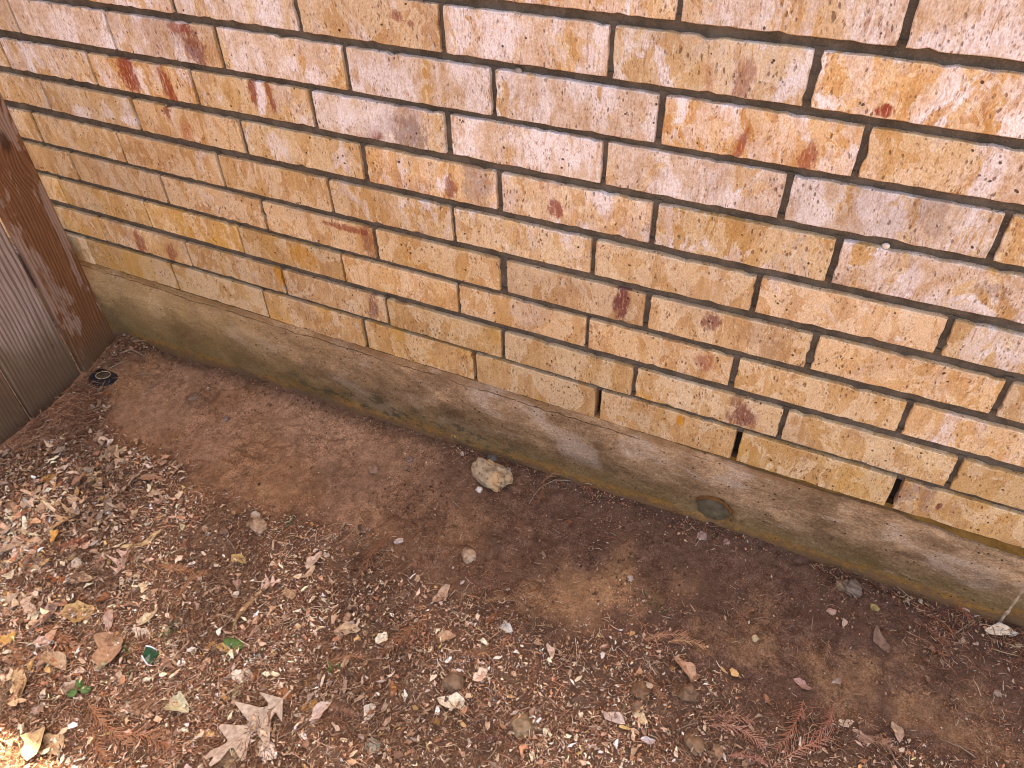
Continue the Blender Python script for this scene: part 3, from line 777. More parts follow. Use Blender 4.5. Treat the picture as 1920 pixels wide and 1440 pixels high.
Yf = Yf + .010 * sstep(0, .004, A - (1.812 + .06 * (B + .08) + .004 * (fbm(B, B, 60, 2) - .5))) * sstep(0, .003, -.079 - B)
np_mesh('concrete_face', np.stack([A, Yf, B], -1).reshape(-1, 3), grid_faces(len(fx), NZ, True), MC, fnd, smooth=True)
# top ledge going back under the bricks
Vt = np.stack([np.stack([fx, Yf[:, 0], ftop], -1), np.stack([fx, fx * 0 + .09, ftop - .001], -1)], 1)
np_mesh('concrete_ledge', Vt.reshape(-1, 3), grid_faces(len(fx), 2), MC, fnd)
# round plug in the face
pv = [(PC[0], .0035, PC[2])]; pf = []; NR = 30
for k in range(1, 5):
    for i in range(NR):
        a = i / NR * 2 * math.pi; r0 = .0300 * k / 4 * (1 + (.06 * math.sin(3 * a + 1) + .04 * math.sin(5 * a)) * (k / 4))
        pv.append((PC[0] + r0 * math.cos(a) * 1.1, .0035 + .0045 * (k / 4) ** 4 + .0025 * (float(fbm(k * .7 + math.cos(a), math.sin(a), 1.7, 3, 4)) - .5), PC[2] - .0012 + r0 * math.sin(a)))
for i in range(NR): pf.append((0, 1 + i, 1 + (i + 1) % NR))
for k in range(3):
    for i in range(NR):
        a0 = 1 + k * NR + i; a1 = 1 + k * NR + (i + 1) % NR
        pf.append((a0, a0 + NR, a1 + NR, a1))
o = mesh_obj('plug', pv, pf, MPLUG, fnd, smooth=True); tag(o, 'dark round plug with a rusty upper rim')
rv_ = []; rf_ = []
for i in range(15):
    a = math.radians(15 + i * 9.5)
    for r0, yy in ((.0255, .0070), (.0312 + .0012 * math.sin(i * 1.7), -.0002), (.0342, .0040)):
        rv_.append((PC[0] + 1.1 * r0 * math.cos(a), yy, PC[2] - .0005 + r0 * math.sin(a)))
for i in range(14):
    for j in range(2): rf_.append((i * 3 + j, i * 3 + j + 1, i * 3 + 4 + j, i * 3 + 3 + j))
mesh_obj('rusty_rim', rv_, rf_, MRUST, fnd, smooth=True)

zs_ = np.arange(-.19, -.074, .003); us_ = np.linspace(-1, 1, 6)
A, B = np.meshgrid(us_, zs_, indexing='ij')
wj = .0042 * (1 + 1.2 * (fbm(B, B, 90, 3, 4) - .5))
Pj = np.stack([1.8085 + .05 * (B + .08) * -.1 + A * wj, -.0012 - .003 * (1 - A ** 2) * fbm(A * .01, B, 170, 3, 6) + .004 * A ** 2, B], -1)
MJM = mat_simple('pale_joint_mortar', (0.40, 0.29, 0.21), .9, .45, 160, .15, 1.0)
np_mesh('joint_mortar', Pj.reshape(-1, 3), grid_faces(6, len(zs_)), MJM, fnd, smooth=True)
# ================================================================== FENCE
fence = empty('wooden_fence', (-.215, -.2, -.25))
tag(fence, 'weathered wooden board fence meeting the brick wall in the corner', 'fence')
def board(y0, y1, xf, zb, ht, wet, knot, seed):
    rng = random.Random(seed); th = .018; rad = .0025
    # cross-section (x,y) counter-clockwise, long sides along y
    n = 9
    ys = np.linspace(y1, y0, n)
    zs = np.arange(zb, ht, .03); zs = np.append(zs, ht)
    prof = [(xf - .0022 if i in (0, n - 1) else xf, ys[i]) for i in range(n)]
    prof = [(xf - th, y1)] + [(xf - rad, y1)] + [(xf, y1 - rad)] + [(xf, y_) for y_ in ys[1:-1]] + [(xf, y0 + rad)] + [(xf - rad, y0)] + [(xf - th, y0)]
    k = len(prof); V = []
    for z in zs:
        w_ = .0012 * (float(vnoise(z, seed, 14, seed)) - .5)
        w2 = .0012 * (float(vnoise(z, seed, 9, seed + 3)) - .5)
        for (x, y) in prof:
            e = w_ if y < (y0 + y1) / 2 else w2
            V.append((x + .0008 * (float(vnoise(y * 3, z, 12, seed)) - .5), y + e, z))
    F = []
    for i in range(len(zs) - 1):
        for j in range(k - 1): F.append((i * k + j, (i + 1) * k + j, (i + 1) * k + j + 1, i * k + j + 1))
        F.append((i * k + k - 1, (i + 1) * k + k - 1, (i + 1) * k, i * k))
    F.append(tuple(range(k))); F.append(tuple((len(zs) - 1) * k + j for j in range(k))[::-1])
    o = mesh_obj('board', V, F, MW, fence); o.location = (.215, .2, .25)
    o['wet'] = float(wet); o['knot'] = [float(q) for q in knot]
    return o
def fy(u, v, xf):            # y of a pixel on the plane x = xf
    r = ray(u, v); t = (xf - CAM[0]) / r[0]; return CAM + t * r
kp = fy(3, 268, -.205)
tb = board(-.132, -.022, -.203, -.30, 1.55, 1, (kp[1] + .006, kp[2], 1), 3)
tag(tb, 'wet reddish brown board against the wall')
board(-.287, -.139, -.213, -.34, 1.55, .0, (-.2, .02, .0), 4)
board(-.434, -.293, -.220, -.36, 1.55, .25, (-.36, .5, 1), 5)
y = -.440; k = 6
while y > -2.9:
    board(y - .139, y, -.22 + random.uniform(-.003, .003), -.46, 1.55 + random.uniform(-.01, .01), random.uniform(0, .3), (y - .07, random.uniform(-.1, 1.2), 1), k)
    y -= .145; k += 1
for z in (.0, .65, 1.3):
    o = box('rail', -.29, -.242, -2.95, -.02, z, z + .09, MW, fence); o.location = (.215, .2, .25); o['wet'] = .1; o['knot'] = [0.0, 0.0, 0.0]

# ================================================================== LITTER (uncountable part)
XB0, XB1, YB0, YB1 = -.2, 2.05, -1.22, -.004
def project(P):
    Q = (P - CAM) @ RC.T
    return 960 + FPX * Q[:, 0] / Q[:, 2], 720 + FPX * Q[:, 1] / Q[:, 2]
HOT = [(860, 850, .05, .7), (930, 900, .055, .55), (1000, 880, .05, .7), (1060, 900, .05, .6), (940, 960, .05, .35), (1100, 925, .04, .6), (1000, 1000, .08, .3), (1300, 985, .035, .6), (1350, 1010, .03, .4), (1560, 1075, .03, .9), (1600, 1110, .05, .35),
       (1640, 1090, .03, .6), (1700, 1120, .035, .9), (1760, 1150, .05, 1.), (1820, 1175, .06, 1.), (1880, 1200, .07, 1.), (1900, 1230, .06, .9), (1750, 1200, .07, .5), (1400, 1150, .06, .35), (1850, 1330, .08, .35), (1530, 1250, .1, .2),
       (240, 650, .05, 1.), (215, 670, .05, 1.), (180, 740, .05, .9), (150, 770, .06, 1.), (100, 810, .07, 1.), (60, 840, .08, 1.), (390, 725, .03, .3), (230, 700, .03, .4), (330, 900, .06, .5), (1240, 1140, .05, .3), (720, 1040, .07, .7), (780, 1020, .07, .5), (860, 1060, .07, .4), (1010, 1010, .09, .35), (1100, 1000, .08, .25), (185, 735, .035, 1.)]
HOTW = [(on_ground0(u, v), r, d) for u, v, r, d in HOT]
HOTK = 1.0
def dens(x, y, spread=.03, edge=1.0):
    sd = litter_sd(x, y) + .05 * (fbm(x, y, 16, 3, 71) - .5)
    d = sstep(-spread, spread, sd) * edge
    d = d * (.55 + .45 * sstep(.0, .25, sd))
    for p, r, dd in HOTW:
        q = ((x - p[0]) ** 2 + (y - p[1]) ** 2) / r ** 2
        d = np.maximum(d, dd * HOTK * np.exp(-q * 1.4))
    # thinner towards the lower right, thick at the left
    d = d * (1 - .35 * sstep(.9, 1.7, x + .0) * sstep(-.2, -.5, y))
    return d
def sample(n, floor=.0, spread=.03, power=1.0, seed=0, clump=.5):
    rg = np.random.default_rng(100 + seed)
    xs = []; tot = 0
    while tot < n:
        x = rg.uniform(XB0, XB1, n * 2); y = rg.uniform(YB0, YB1, n * 2)
        p = dens(x, y, spread) ** power
        p = p * (1 - clump + clump * sstep(.35, .6, fbm(x, y, 20, 3, 200 + seed)) * 1.0) + floor * sstep(.38, .62, fbm(x, y, 12, 3, 300 + seed))
        k = rg.random(n * 2) < p
        xs.append(np.stack([x[k], y[k]], 1)); tot += k.sum()
    return np.concatenate(xs)[:n]

def rot_frames(n, tilt, rg, heading=None):
    a = rg.uniform(0, 2 * np.pi, n) if heading is None else heading
    b = rg.normal(0, tilt, n); c = rg.normal(0, tilt, n)
    ca, sa, cb, sb, cc, sc = np.cos(a), np.sin(a), np.cos(b), np.sin(b), np.cos(c), np.sin(c)
    Rz = np.zeros((n, 3, 3)); Rz[:, 0, 0] = ca; Rz[:, 0, 1] = -sa; Rz[:, 1, 0] = sa; Rz[:, 1, 1] = ca; Rz[:, 2, 2] = 1
    Ry = np.zeros((n, 3, 3)); Ry[:, 0, 0] = cb; Ry[:, 0, 2] = sb; Ry[:, 2, 0] = -sb; Ry[:, 2, 2] = cb; Ry[:, 1, 1] = 1
    Rx = np.zeros((n, 3, 3)); Rx[:, 1, 1] = cc; Rx[:, 1, 2] = -sc; Rx[:, 2, 1] = sc; Rx[:, 2, 2] = cc; Rx[:, 0, 0] = 1
    return Rz @ Ry @ Rx

def scatter(name, pts, local, faces, cols, rg, tilt=.25, lift=(0, .004), label=None, wet=True, heading=None, z0=None):
    """local (n,k,3) vertices, faces (f,m)"""
    n, k, _ = local.shape
    Rm = rot_frames(n, tilt, rg, heading)
    W = np.einsum('nij,nkj->nki', Rm, local)
    base = gz(pts[:, 0], pts[:, 1]) if z0 is None else z0
    zmin = W[:, :, 2].min(1)
    W[:, :, 0] += pts[:, 0:1]; W[:, :, 1] += pts[:, 1:2]
    W[:, :, 2] += (base + rg.uniform(lift[0], lift[1], n) - zmin * .75)[:, None]
    bad = W[:, :, 1].max(1) > .0
    W[bad, :, 1] -= (W[bad, :, 1].max(1) + .001)[:, None]
    bad = (W[:, :, 0].min(1) < -.2)
    W[bad, :, 0] += (-.2 - W[bad, :, 0].min(1))[:, None]
    F = (np.arange(n)[:, None, None] * k + faces[None]).reshape(-1, faces.shape[1])
    Cc = np.repeat(cols, k, 0)
    o = np_mesh(name, W.reshape(-1, 3), F, ML, None, col=Cc)
    tag(o, label, kind='stuff')
    return o
def palette(n, items, rg, jit=.18):
    wts = np.array([i[0] for i in items], float); wts /= wts.sum()
    ix = rg.choice(len(items), n, p=wts)
    c = np.array([i[1] for i in items])[ix] * 1.42
    return c * np.exp(rg.normal(0, jit, (n, 1))) * np.exp(rg.normal(0, .025, (n, 3)))
def zone(pts):
    x, y = pts[:, 0], pts[:, 1]
    z = fbm(x * .9 + y * .4, y * 1.1, 7, 3, 400)
    g = .78 + .55 * sstep(.38, .62, z)                      # dusty pale drifts against dark matted ones
    return g * (1 + .16 * sstep(.7, .1, x) * sstep(-.35, -.7, y))
def damp(c, pts, k=.62):
    c = np.clip(c * zone(pts)[:, None], 0, .86)
    """litter that lies on the moist strip by the wall is soaked and so darker"""
    m = sstep(-.42, -.12, pts[:, 1] + .06 * (fbm(pts[:, 0], pts[:, 1], 9, 2, 90) - .5))[:, None]
    return c * (1 - m * k * .8) * (1 + m * np.array([.06, -.04, -.08]))

LEAFPAL = [(6, (.40, .265, .18)), (4.5, (.30, .19, .125)), (5.5, (.50, .36, .255)), (3, (.17, .10, .068)), (4, (.62, .49, .37)), (2, (.43, .34, .29)), (1.3, (.76, .67, .57)), (1.2, (.48, .30, .13)), (3, (.36, .18, .105)), (1.8, (.10, .062, .044))]
# -- leaf fragments: 3 x 3 vertices, ragged and folded
def frags(n, smin, smax, seed, dpow=1.0, floor=.0, lift=.006, pal=LEAFPAL, name='leaf_fragments', label=None, tilt=.33):
    rg = np.random.default_rng(seed)
    pts = sample(n, floor=floor, power=dpow, seed=seed)
    u = np.array([-1, 0, 1.]); G = np.array([[a, b] for a in u for b in u])
    L = smin + (smax - smin) * rg.random(n) ** 2.4
    L = L * (.85 + .55 * sstep(.45, .05, pts[:, 0]))
    W_ = L * rg.uniform(.16, .62, n)
    P = np.zeros((n, 9, 3))
    P[:, :, 0] = G[None, :, 0] * L[:, None] / 2; P[:, :, 1] = G[None, :, 1] * W_[:, None] / 2
    corner = (np.abs(G).sum(1) > 1.5)
    P[:, corner, 0] *= rg.uniform(.25, .95, (n, 4)); P[:, corner, 1] *= rg.uniform(.3, .95, (n, 4))
    P[:, :, :2] += rg.normal(0, .09, (n, 9, 2)) * L[:, None, None] * .6
    cv = rg.normal(0, .55, n); fo = rg.normal(.15, .45, n)
    P[:, :, 2] = cv[:, None] * (P[:, :, 0] ** 2) / L[:, None] * 1.6 + fo[:, None] * np.abs(P[:, :, 1]) + rg.normal(0, .05, (n, 9)) * L[:, None]
    Fq = np.array([[0, 3, 4, 1], [1, 4, 5, 2], [3, 6, 7, 4], [4, 7, 8, 5]])
    scatter(name, pts, P, Fq, damp(palette(n, pal, rg), pts), rg, tilt, (0, lift), label)
HOTK = .35
frags(95000, .0022, .009, 1, lift=.008, label='crushed dry leaf bits covering the ground at the lower left')
frags(12000, .008, .022, 2, dpow=1.4, lift=.013, name='torn_leaves', label='torn curled leaf pieces strewn over the crushed leaf bits')
frags(2600, .0025, .007, 3, floor=.10, dpow=3, lift=.001, name='scattered_leaf_bits', label='few small leaf bits spread thinly over the bare soil', pal=LEAFPAL + [(4, (.62, .52, .42))])
HOTK = 1.0
# -- needles / stalks
def needles(n, lmin, lmax, seed, dia=.0005, floor=0, dpow=1, lift=.011, pal=None, name='needle_litter', label=None, pts=None, tilt=.2, z0=None):
    rg = np.random.default_rng(seed)
    if pts is None: pts = sample(n, floor=floor, power=dpow, seed=seed, clump=.75)
    n = len(pts)
    L = lmin + (lmax - lmin) * rg.random(n) ** 1.8
    P = np.zeros((n, 9, 3)); bend = rg.normal(0, .16, n)
    for i, t in enumerate((-.5, 0, .5)):
        for j in range(3):
            a = j * 2.094
            r_ = dia * (1.0 if i < 2 else .5)
            P[:, i * 3 + j, 0] = L * t; P[:, i * 3 + j, 1] = r_ * np.cos(a) + bend * L * (1 - 4 * t * t) * .5; P[:, i * 3 + j, 2] = r_ * np.sin(a) + np.abs(bend) * L * (1 - 4 * t * t) * .3
    Fq = []
    for i in range(2):
        for j in range(3): Fq.append([i * 3 + j, i * 3 + (j + 1) % 3, i * 3 + 3 + (j + 1) % 3, i * 3 + 3 + j])
    scatter(name, pts, P, np.array(Fq), damp(palette(n, pal, rg), pts, .45), rg, tilt, (0, lift), label, z0=z0)
NPAL = [(4, (.33, .155, .088)), (4, (.23, .105, .064)), (3, (.38, .24, .16)), (3, (.13, .068, .045)), (2.0, (.52, .40, .30)), (1.5, (.085, .05, .036))]
needles(85000, .005, .019, 11, .0005, pal=NPAL, label='rusty brown needles matted among the dry leaves')
needles(5000, .012, .04, 12, .0007, dpow=1.3, pal=NPAL + [(4, (.38, .28, .2))], name='stalk_litter', label='thin dry stalks lying across the leaf litter')
needles(16000, .002, .010, 13, .0004, floor=.5, dpow=3, lift=.0012, pal=[(5, (.12, .06, .042)), (4, (.20, .085, .055)), (3, (.085, .045, .035)), (1, (.42, .30, .2))], name='sparse_needles', label='single short needles scattered over the bare soil')
# needle nest along the foot of the fence
rg = np.random.default_rng(77)
np_pts = []
for (u, v, r0, k) in [(110, 800, .05, 900), (70, 830, .05, 600), (150, 765, .035, 700), (190, 830, .03, 350), (140, 800, .04, 800), (165, 740, .03, 400)]:
    c = on_ground0(u, v); q = np.array([c[0], c[1]]) + rg.normal(0, r0 * .55, (k, 2)); np_pts.append(q)
np_pts = np.concatenate(np_pts); np_pts[:, 0] = np.maximum(np_pts[:, 0], -.192)
h = .018 * rg.random(len(np_pts)) * np.exp(-((np_pts[:, 0] + .14) / .07) ** 2)
needles(0, .015, .045, 78, .0008, pal=[(5, (.34, .17, .105)), (3, (.40, .25, .165)), (2, (.17, .085, .055)), (1, (.5, .38, .28))], name='needle_nest', label='tangled nest of long rusty needles against the foot of the fence', pts=np_pts, z0=gz(np_pts[:, 0], np_pts[:, 1]) + h, lift=.004)
# -- crumbs and grit: small irregular octahedra
def grit(n, smin, smax, seed, pal, name, label, mode='soil'):
    rg = np.random.default_rng(seed)
    if mode == 'soil':
        x = rg.uniform(XB0, XB1, n * 4); y = rg.uniform(YB0, YB1, n * 4)
        p = .06 + 1.0 * sstep(.48, .62, fbm(x, y, 9, 4, seed)) * (.35 + .65 * sstep(.3, .9, x)) + .5 * sstep(-.05, -.0, y)
        k = rg.random(n * 4) < p * .6
        pts = np.stack([x[k], y[k]], 1)[:n]
    else:
        pts = sample(n, floor=.10, power=1.0, seed=seed, clump=.6)
    n = len(pts)
    s = smin + (smax - smin) * rg.random(n) ** 4
    O = np.array([[1, 0, 0], [-1, 0, 0], [0, 1, 0], [0, -1, 0], [0, 0, 1], [0, 0, -1.]])
    P = O[None] * s[:, None, None] / 2 * rg.uniform(.6, 1.2, (n, 6, 1)) + rg.normal(0, .12, (n, 6, 3)) * s[:, None, None]
    P[:, :, 2] *= .75
    Fq = np.array([[0, 2, 4], [2, 1, 4], [1, 3, 4], [3, 0, 4], [2, 0, 5], [1, 2, 5], [3, 1, 5], [0, 3, 5]])
    scatter(name, pts, P, Fq, damp(palette(n, pal, rg, .2), pts, .4), rg, 1.0, (-.0004, .0004), label)
grit(52000, .0012, .0070, 21, [(4, (.25, .14, .09)), (4, (.36, .21, .14)), (3, (.12, .066, .046)), (.9, (.55, .42, .30))], 'soil_crumbs', 'loose crumbs of reddish soil on the bare ground')
grit(9000, .001, .0055, 22, [(3, (.55, .42, .3)), (2, (.70, .62, .54)), (3, (.34, .22, .14)), (2, (.42, .27, .2)), (.7, (.8, .76, .72))], 'grit', 'pale grit and tiny stones mixed into the litter', 'lit')

# ================================================================== SINGLE THINGS
# --- leaf meshes (local: x along the midrib, y across, z up)
def leaf_mesh(name, kind, rng, n=7):
    L = 1.0; rows = []
    curl = rng.uniform(-.5, 1.0); fold = rng.uniform(-.1, .45); tw = rng.uniform(-.5, .5); sag = rng.uniform(-.25, .35)
    if kind == 'lobed': n = 25
    if kind in ('oval', 'broad'): n = 9; curl *= 1.7; sag *= 1.6; tw *= 1.8
    if kind == 'strip': n = 12; tw *= 3; sag = rng.uniform(-.5, .5)
    for i in range(n):
        t = i / (n - 1)
        if kind == 'oval':
            hw = .20 * math.sin(math.pi * min(1, t * 1.0)) ** .75 * (1 + .12 * math.sin(t * 17 + curl * 9)) + .006; sh = 0
        elif kind == 'strip':
            hw = .055 * math.sin(math.pi * t) ** .5 * (1 + .35 * math.sin(t * 9 + 2)) + .006; sh = 0
        elif kind == 'broad':
            hw = .30 * math.sin(math.pi * t) ** .6 * (1 + .16 * math.sin(t * 13 + fold * 20)) + .008; sh = 0
        else:
            env = .29 * math.sin(math.pi * (t ** .85)) ** .8
            ph = (t * 3.7) % 1.0
            lob = max(0, 1 - abs(ph - .55) / .42)
            hw = env * (.17 + 1.08 * lob ** 1.3) + .012; sh = .12 * lob
            if t < .16: hw = .010 + .02 * t; sh = 0
            if t > .93: hw = .03 + (1 - t) * .8
        rows.append((t, hw, sh))
    V = []; F = []
    cs = (-1, -.5, 0, .5, 1)
    for t, hw, sh in rows:
        for c in cs:
            j = rng.uniform(-.06, .06) if abs(c) == 1 else 0
            y = hw * c * (1 + j); x = t - .5 + sh * abs(c) ** 1.5
            j2 = .05 * math.sin(t * 7 + fold * 9)
            if kind != 'lobed': y += j2
            z = curl * y * y * 2.0 + fold * abs(y) + sag * (t - .5) ** 2 + tw * (t - .5) * y + rng.uniform(-.008, .008)
            V.append((x, y, z))
    k = len(cs)
    for i in range(len(rows) - 1):
        for j in range(k - 1): F.append((i * k + j, (i + 1) * k + j, (i + 1) * k + j + 1, i * k + j + 1))
    me = bpy.data.meshes.new(name); me.from_pydata(V, [], F)
    me.polygons.foreach_set('use_smooth', [True] * len(F)); me.materials.append(MLO)
    return me
LM = {k: [leaf_mesh('leaf_' + k, k, random.Random(ord(k[0]) * 50 + i)) for i in range(n)] for k, n in (('oval', 14), ('broad', 9), ('lobed', 8), ('strip', 4))}
def place(me, name, u, v, px, ang, tint, label, cat, group=None, tilt=(0, 0), lift=.004, world=None, size=None):
    p = on_ground(u, v, lift) if world is None else world
    if cat == 'sprig': tint = tuple(c * k for c, k in zip(tint, (.92, .95, .90)))
    s = size if size is not None else px2m(u, v, px)
    me2 = me.copy()
    me2.transform(Matrix.Scale(s, 4))
    o = bpy.data.objects.new(name, me2); COL.objects.link(o)
    # surface slope
    e = .02; sx = float(gbase(p[0] + e, p[1]) - gbase(p[0] - e, p[1])) / (2 * e); sy = float(gbase(p[0], p[1] + e) - gbase(p[0], p[1] - e)) / (2 * e)
    q = Vector((-sx, -sy, 1)).to_track_quat('Z', 'Y').to_matrix().to_4x4()
    Rm = q @ Matrix.Rotation(ang, 4, 'Z') @ Matrix.Rotation(tilt[0], 4, 'X') @ Matrix.Rotation(tilt[1], 4, 'Y')
    o.matrix_world = Matrix.Translation(Vector(p)) @ Rm
    o['tint'] = [float(c) for c in tint]
    tag(o, label, cat, group)
    return o
def img_ang(u, v, du, dv):
    """world heading of an image direction on the soil"""
    a = on_ground0(u, v); b = on_ground0(u + du, v + dv)
    return math.atan2(b[1] - a[1], b[0] - a[0])
TAN = (.62, .43, .28); PALE = (.72, .60, .48); BRN = (.38, .22, .14); GREYT = (.50, .385, .30); OCL = (.55, .31, .10); RST = (.40, .16, .075); CRM = (.78, .70, .58); PNKL = (.55, .38, .31)
# (kind, u, v, length px, direction, tint, label, lift, variant)
NAMED = [
 ('lobed', 478, 1358, 150, (-60, 118), GREYT, 'large greyish lobed oak leaf lying flat near the bottom left', .010, 0),
 ('lobed', 165, 890, 62, (50, -14), (.62, .42, .24), 'pale tan lobed leaf below the fence corner', .012, 1),
 ('lobed', 135, 968, 66, (-20, 50), (.56, .36, .20), 'tan lobed leaf standing on edge left of the bare soil', .012, 2),
 ('lobed', 474, 1193, 40, (30, -18), (.48, .30, .22), 'pinkish star shaped leaf behind the green weed leaf', .008, 3),
 ('lobed', 316, 1240, 66, (34, -40), (.40, .26, .19), 'brown lobed leaf leaning on the torn green plastic scrap', .010, 4),
 ('strip', 465, 1130, 100, (-40, 95), (.50, .33, .17), 'long twisted ochre leaf strip standing in the litter', .012, 1),
 ('strip', 270, 1015, 66, (60, -16), (.62, .46, .24), 'yellowish curled leaf beside the rusty needle sprig', .010, 2),
 ('oval', 158, 1083, 40, (40, 2), (.50, .34, .22), 'brown tipped oval leaf right of a white leaf bit', .010, 1),
 ('oval', 131, 1085, 26, (8, -22), CRM, 'small cream leaf touching a brown oval leaf', .011, 2),
 ('oval', 88, 1158, 54, (18, -50), PNKL, 'pinkish grey oval leaf standing steeply in the litter', .012, 3),
 ('oval', 205, 1163, 38, (18, -30), PNKL, 'pale pink oval leaf above the clover like weed', .010, 4),
 ('broad', 150, 1150, 54, (50, 6), (.58, .38, .17), 'folded golden leaf with a thin stalk at the left', .010, 0),
 ('oval', 281, 1158, 40, (38, -14), (.62, .52, .34), 'cream pointed leaf next to the grass tuft', .010, 5),
 ('oval', 263, 1183, 30, (28, 14), CRM, 'cream blunt leaf piece below a pointed leaf', .010, 6),
 ('broad', 205, 1220, 70, (30, -52), (.50, .31, .20), 'tall brown curled leaf pair left of the green scrap', .014, 1),
 ('oval', 545, 1113, 34, (34, -4), (.56, .36, .20), 'tan oval leaf to the right of the long twisted leaf', .010, 7),
 ('oval', 420, 1215, 32, (32, 4), (.62, .42, .16), 'yellow ochre oval leaf below the green weed leaf', .010, 8),
 ('oval', 397, 1208, 20, (12, -16), (.56, .30, .10), 'small orange leaf left of a yellow ochre leaf', .010, 9),
 ('oval', 420, 1302, 24, (18, 14), (.60, .34, .12), 'orange cupped leaf beside a pale green one', .011, 10),
 ('broad', 440, 1298, 26, (3, -24), (.46, .44, .24), 'pale green ribbed leaf beside an orange cupped leaf', .011, 2),
 ('oval', 535, 1300, 42, (40, 8), (.46, .20, .09), 'reddish brown curled leaf at the stalk of the large oak leaf', .014, 11),
 ('broad', 335, 1322, 46, (44, 6), (.62, .58, .40), 'pale greenish leaf with a broken edge at the bottom left', .010, 3),
 ('broad', 235, 1335, 26, (22, -8), CRM, 'whitish crumpled leaf bit left of the pale greenish leaf', .010, 4),
 ('oval', 105, 1240, 58, (22, 50), (.56, .40, .26), 'long cream brown leaf bending downwards at the left edge', .012, 12),
 ('broad', 455, 1267, 38, (38, -4), CRM, 'cream ragged leaf under the thin grass blades', .010, 5),
 ('oval', 850, 1318, 56, (54, 4), (.80, .72, .56), 'large pale cream oval leaf lying in the brown litter', .010, 13),
 ('broad', 820, 1333, 14, (4, 12), (.86, .85, .82), 'small white flake hanging below the pale cream leaf', .008, 6),
 ('oval', 1153, 1347, 42, (42, 2), (.72, .58, .52), 'pinkish white oval leaf at the bottom centre', .010, 0),
 ('oval', 1215, 1388, 26, (26, -10), (.62, .54, .54), 'grey white leaf piece right of the pinkish white leaf', .010, 1),
 ('broad', 692, 1335, 30, (10, -26), CRM, 'cream pitted leaf piece left of the pale cream oval leaf', .010, 7),
 ('oval', 832, 1196, 40, (36, -14), (.52, .32, .19), 'brown pointed leaf beside a grey leaf scrap', .012, 2),
 ('oval', 828, 1115, 40, (26, -34), (.50, .32, .22), 'brown leaf tip standing up above the matted needles', .016, 3),
 ('broad', 948, 1178, 28, (22, 8), (.62, .64, .60), 'bluish white crumpled flake in the centre of the litter', .010, 8),
 ('broad', 715, 1198, 26, (8, -22), (.78, .72, .58), 'cream broken leaf bit left of the rusty sprigs', .010, 0),
 ('oval', 1283, 1253, 52, (44, 20), (.52, .31, .20), 'reddish tan oval leaf on the edge of the bare soil', .012, 4),
 ('oval', 1505, 1285, 32, (22, 18), (.46, .28, .24), 'pinkish brown leaf alone on the soil at the right', .006, 5),
 ('oval', 1620, 1382, 40, (38, 14), (.60, .42, .33), 'pale brown curved leaf near the bottom right', .008, 6),
 ('oval', 1585, 1355, 28, (28, -2), (.62, .45, .32), 'short tan leaf above a pale brown curved leaf', .007, 7),
 ('oval', 1682, 1372, 38, (10, 34), (.52, .36, .28), 'upright brown edged leaf near the bottom right', .008, 8),
 ('oval', 1875, 1182, 46, (44, 4), (.70, .60, .46), 'pale cream split leaf at the foot of the foundation', .012, 9),
 ('oval', 1582, 1168, 20, (4, -18), (.60, .46, .38), 'small pale leaf standing on the bare soil at the right', .006, 10),
 ('oval', 1650, 1200, 44, (22, 38), (.20, .12, .085), 'thin dark curled leaf on the bare soil at the right', .006, 11),
 ('oval', 208, 833, 22, (2, -20), (.66, .52, .42), 'pale pointed leaf sticking up at the edge of the bare soil', .010, 12),
 ('oval', 258, 828, 22, (18, 6), (.60, .42, .26), 'small tan leaf on the bare soil edge', .006, 13),
 ('broad', 22, 1030, 44, (26, -30), (.58, .42, .30), 'pinkish tan broad leaf at the left edge', .012, 1),
 ('broad', 10, 985, 40, (30, 14), (.60, .44, .33), 'flat pale brown leaf above the left edge litter', .012, 2),
 ('broad', 10, 1135, 40, (30, -10), (.54, .42, .30), 'curled brown leaf low on the left edge', .012, 3),
 ('broad', 70, 1395, 60, (30, -50), (.66, .50, .30), 'tall yellowish curled leaf in the bottom left corner', .016, 4),
 ('broad', 100, 1395, 50, (14, 40), (.64, .46, .28), 'yellowish folded leaf second from the bottom left corner', .014, 5),
 ('broad', 500, 1405, 44, (34, 6), (.72, .60, .52), 'pinkish white torn leaf at the bottom edge', .010, 6),
 ('oval', 430, 1420, 70, (66, -18), (.52, .42, .27), 'pale green edged leaf under the tip of the large oak leaf', .006, 7),
 ('oval', 600, 1335, 46, (14, -42), (.60, .46, .40), 'grey pink long leaf right of the large oak leaf', .011, 8),
 ('oval', 650, 1180, 46, (40, -22), (.52, .36, .22), 'tan leaf with a pale edge above the matted litter', .012, 9),
 ('oval', 590, 1050, 40, (16, -36), (.62, .46, .36), 'long pale leaf at the right of the litter edge', .010, 10),
 ('oval', 580, 1075, 30, (24, -26), (.58, .40, .26), 'tan leaf just below a long pale leaf', .010, 11),
 ('oval', 450, 1048, 34, (30, 6), (.66, .46, .18), 'bright yellow leaf tip in the upper litter', .010, 12),
 ('broad', 130, 1290, 30, (24, -8), (.56, .44, .34), 'light brown leaf beside the clover like weed', .010, 0),
 ('oval', 40, 1290, 60, (28, -56), (.60, .42, .24), 'curved tan leaf at the far left of the litter', .012, 3),
]
rgn = random.Random(3)
for kind, u, v, L, (du, dv), tint, lab, lift, var in NAMED:
    me = LM[kind][var % len(LM[kind])]
    place(me, 'fallen_leaf', u, v, L * (1.15 if kind != 'lobed' else 1.1), img_ang(u, v, du, dv), tint, lab, 'leaf', tilt=(rgn.uniform(-.4, .4), rgn.uniform(-.25, .25)), lift=lift * .55 + .001)

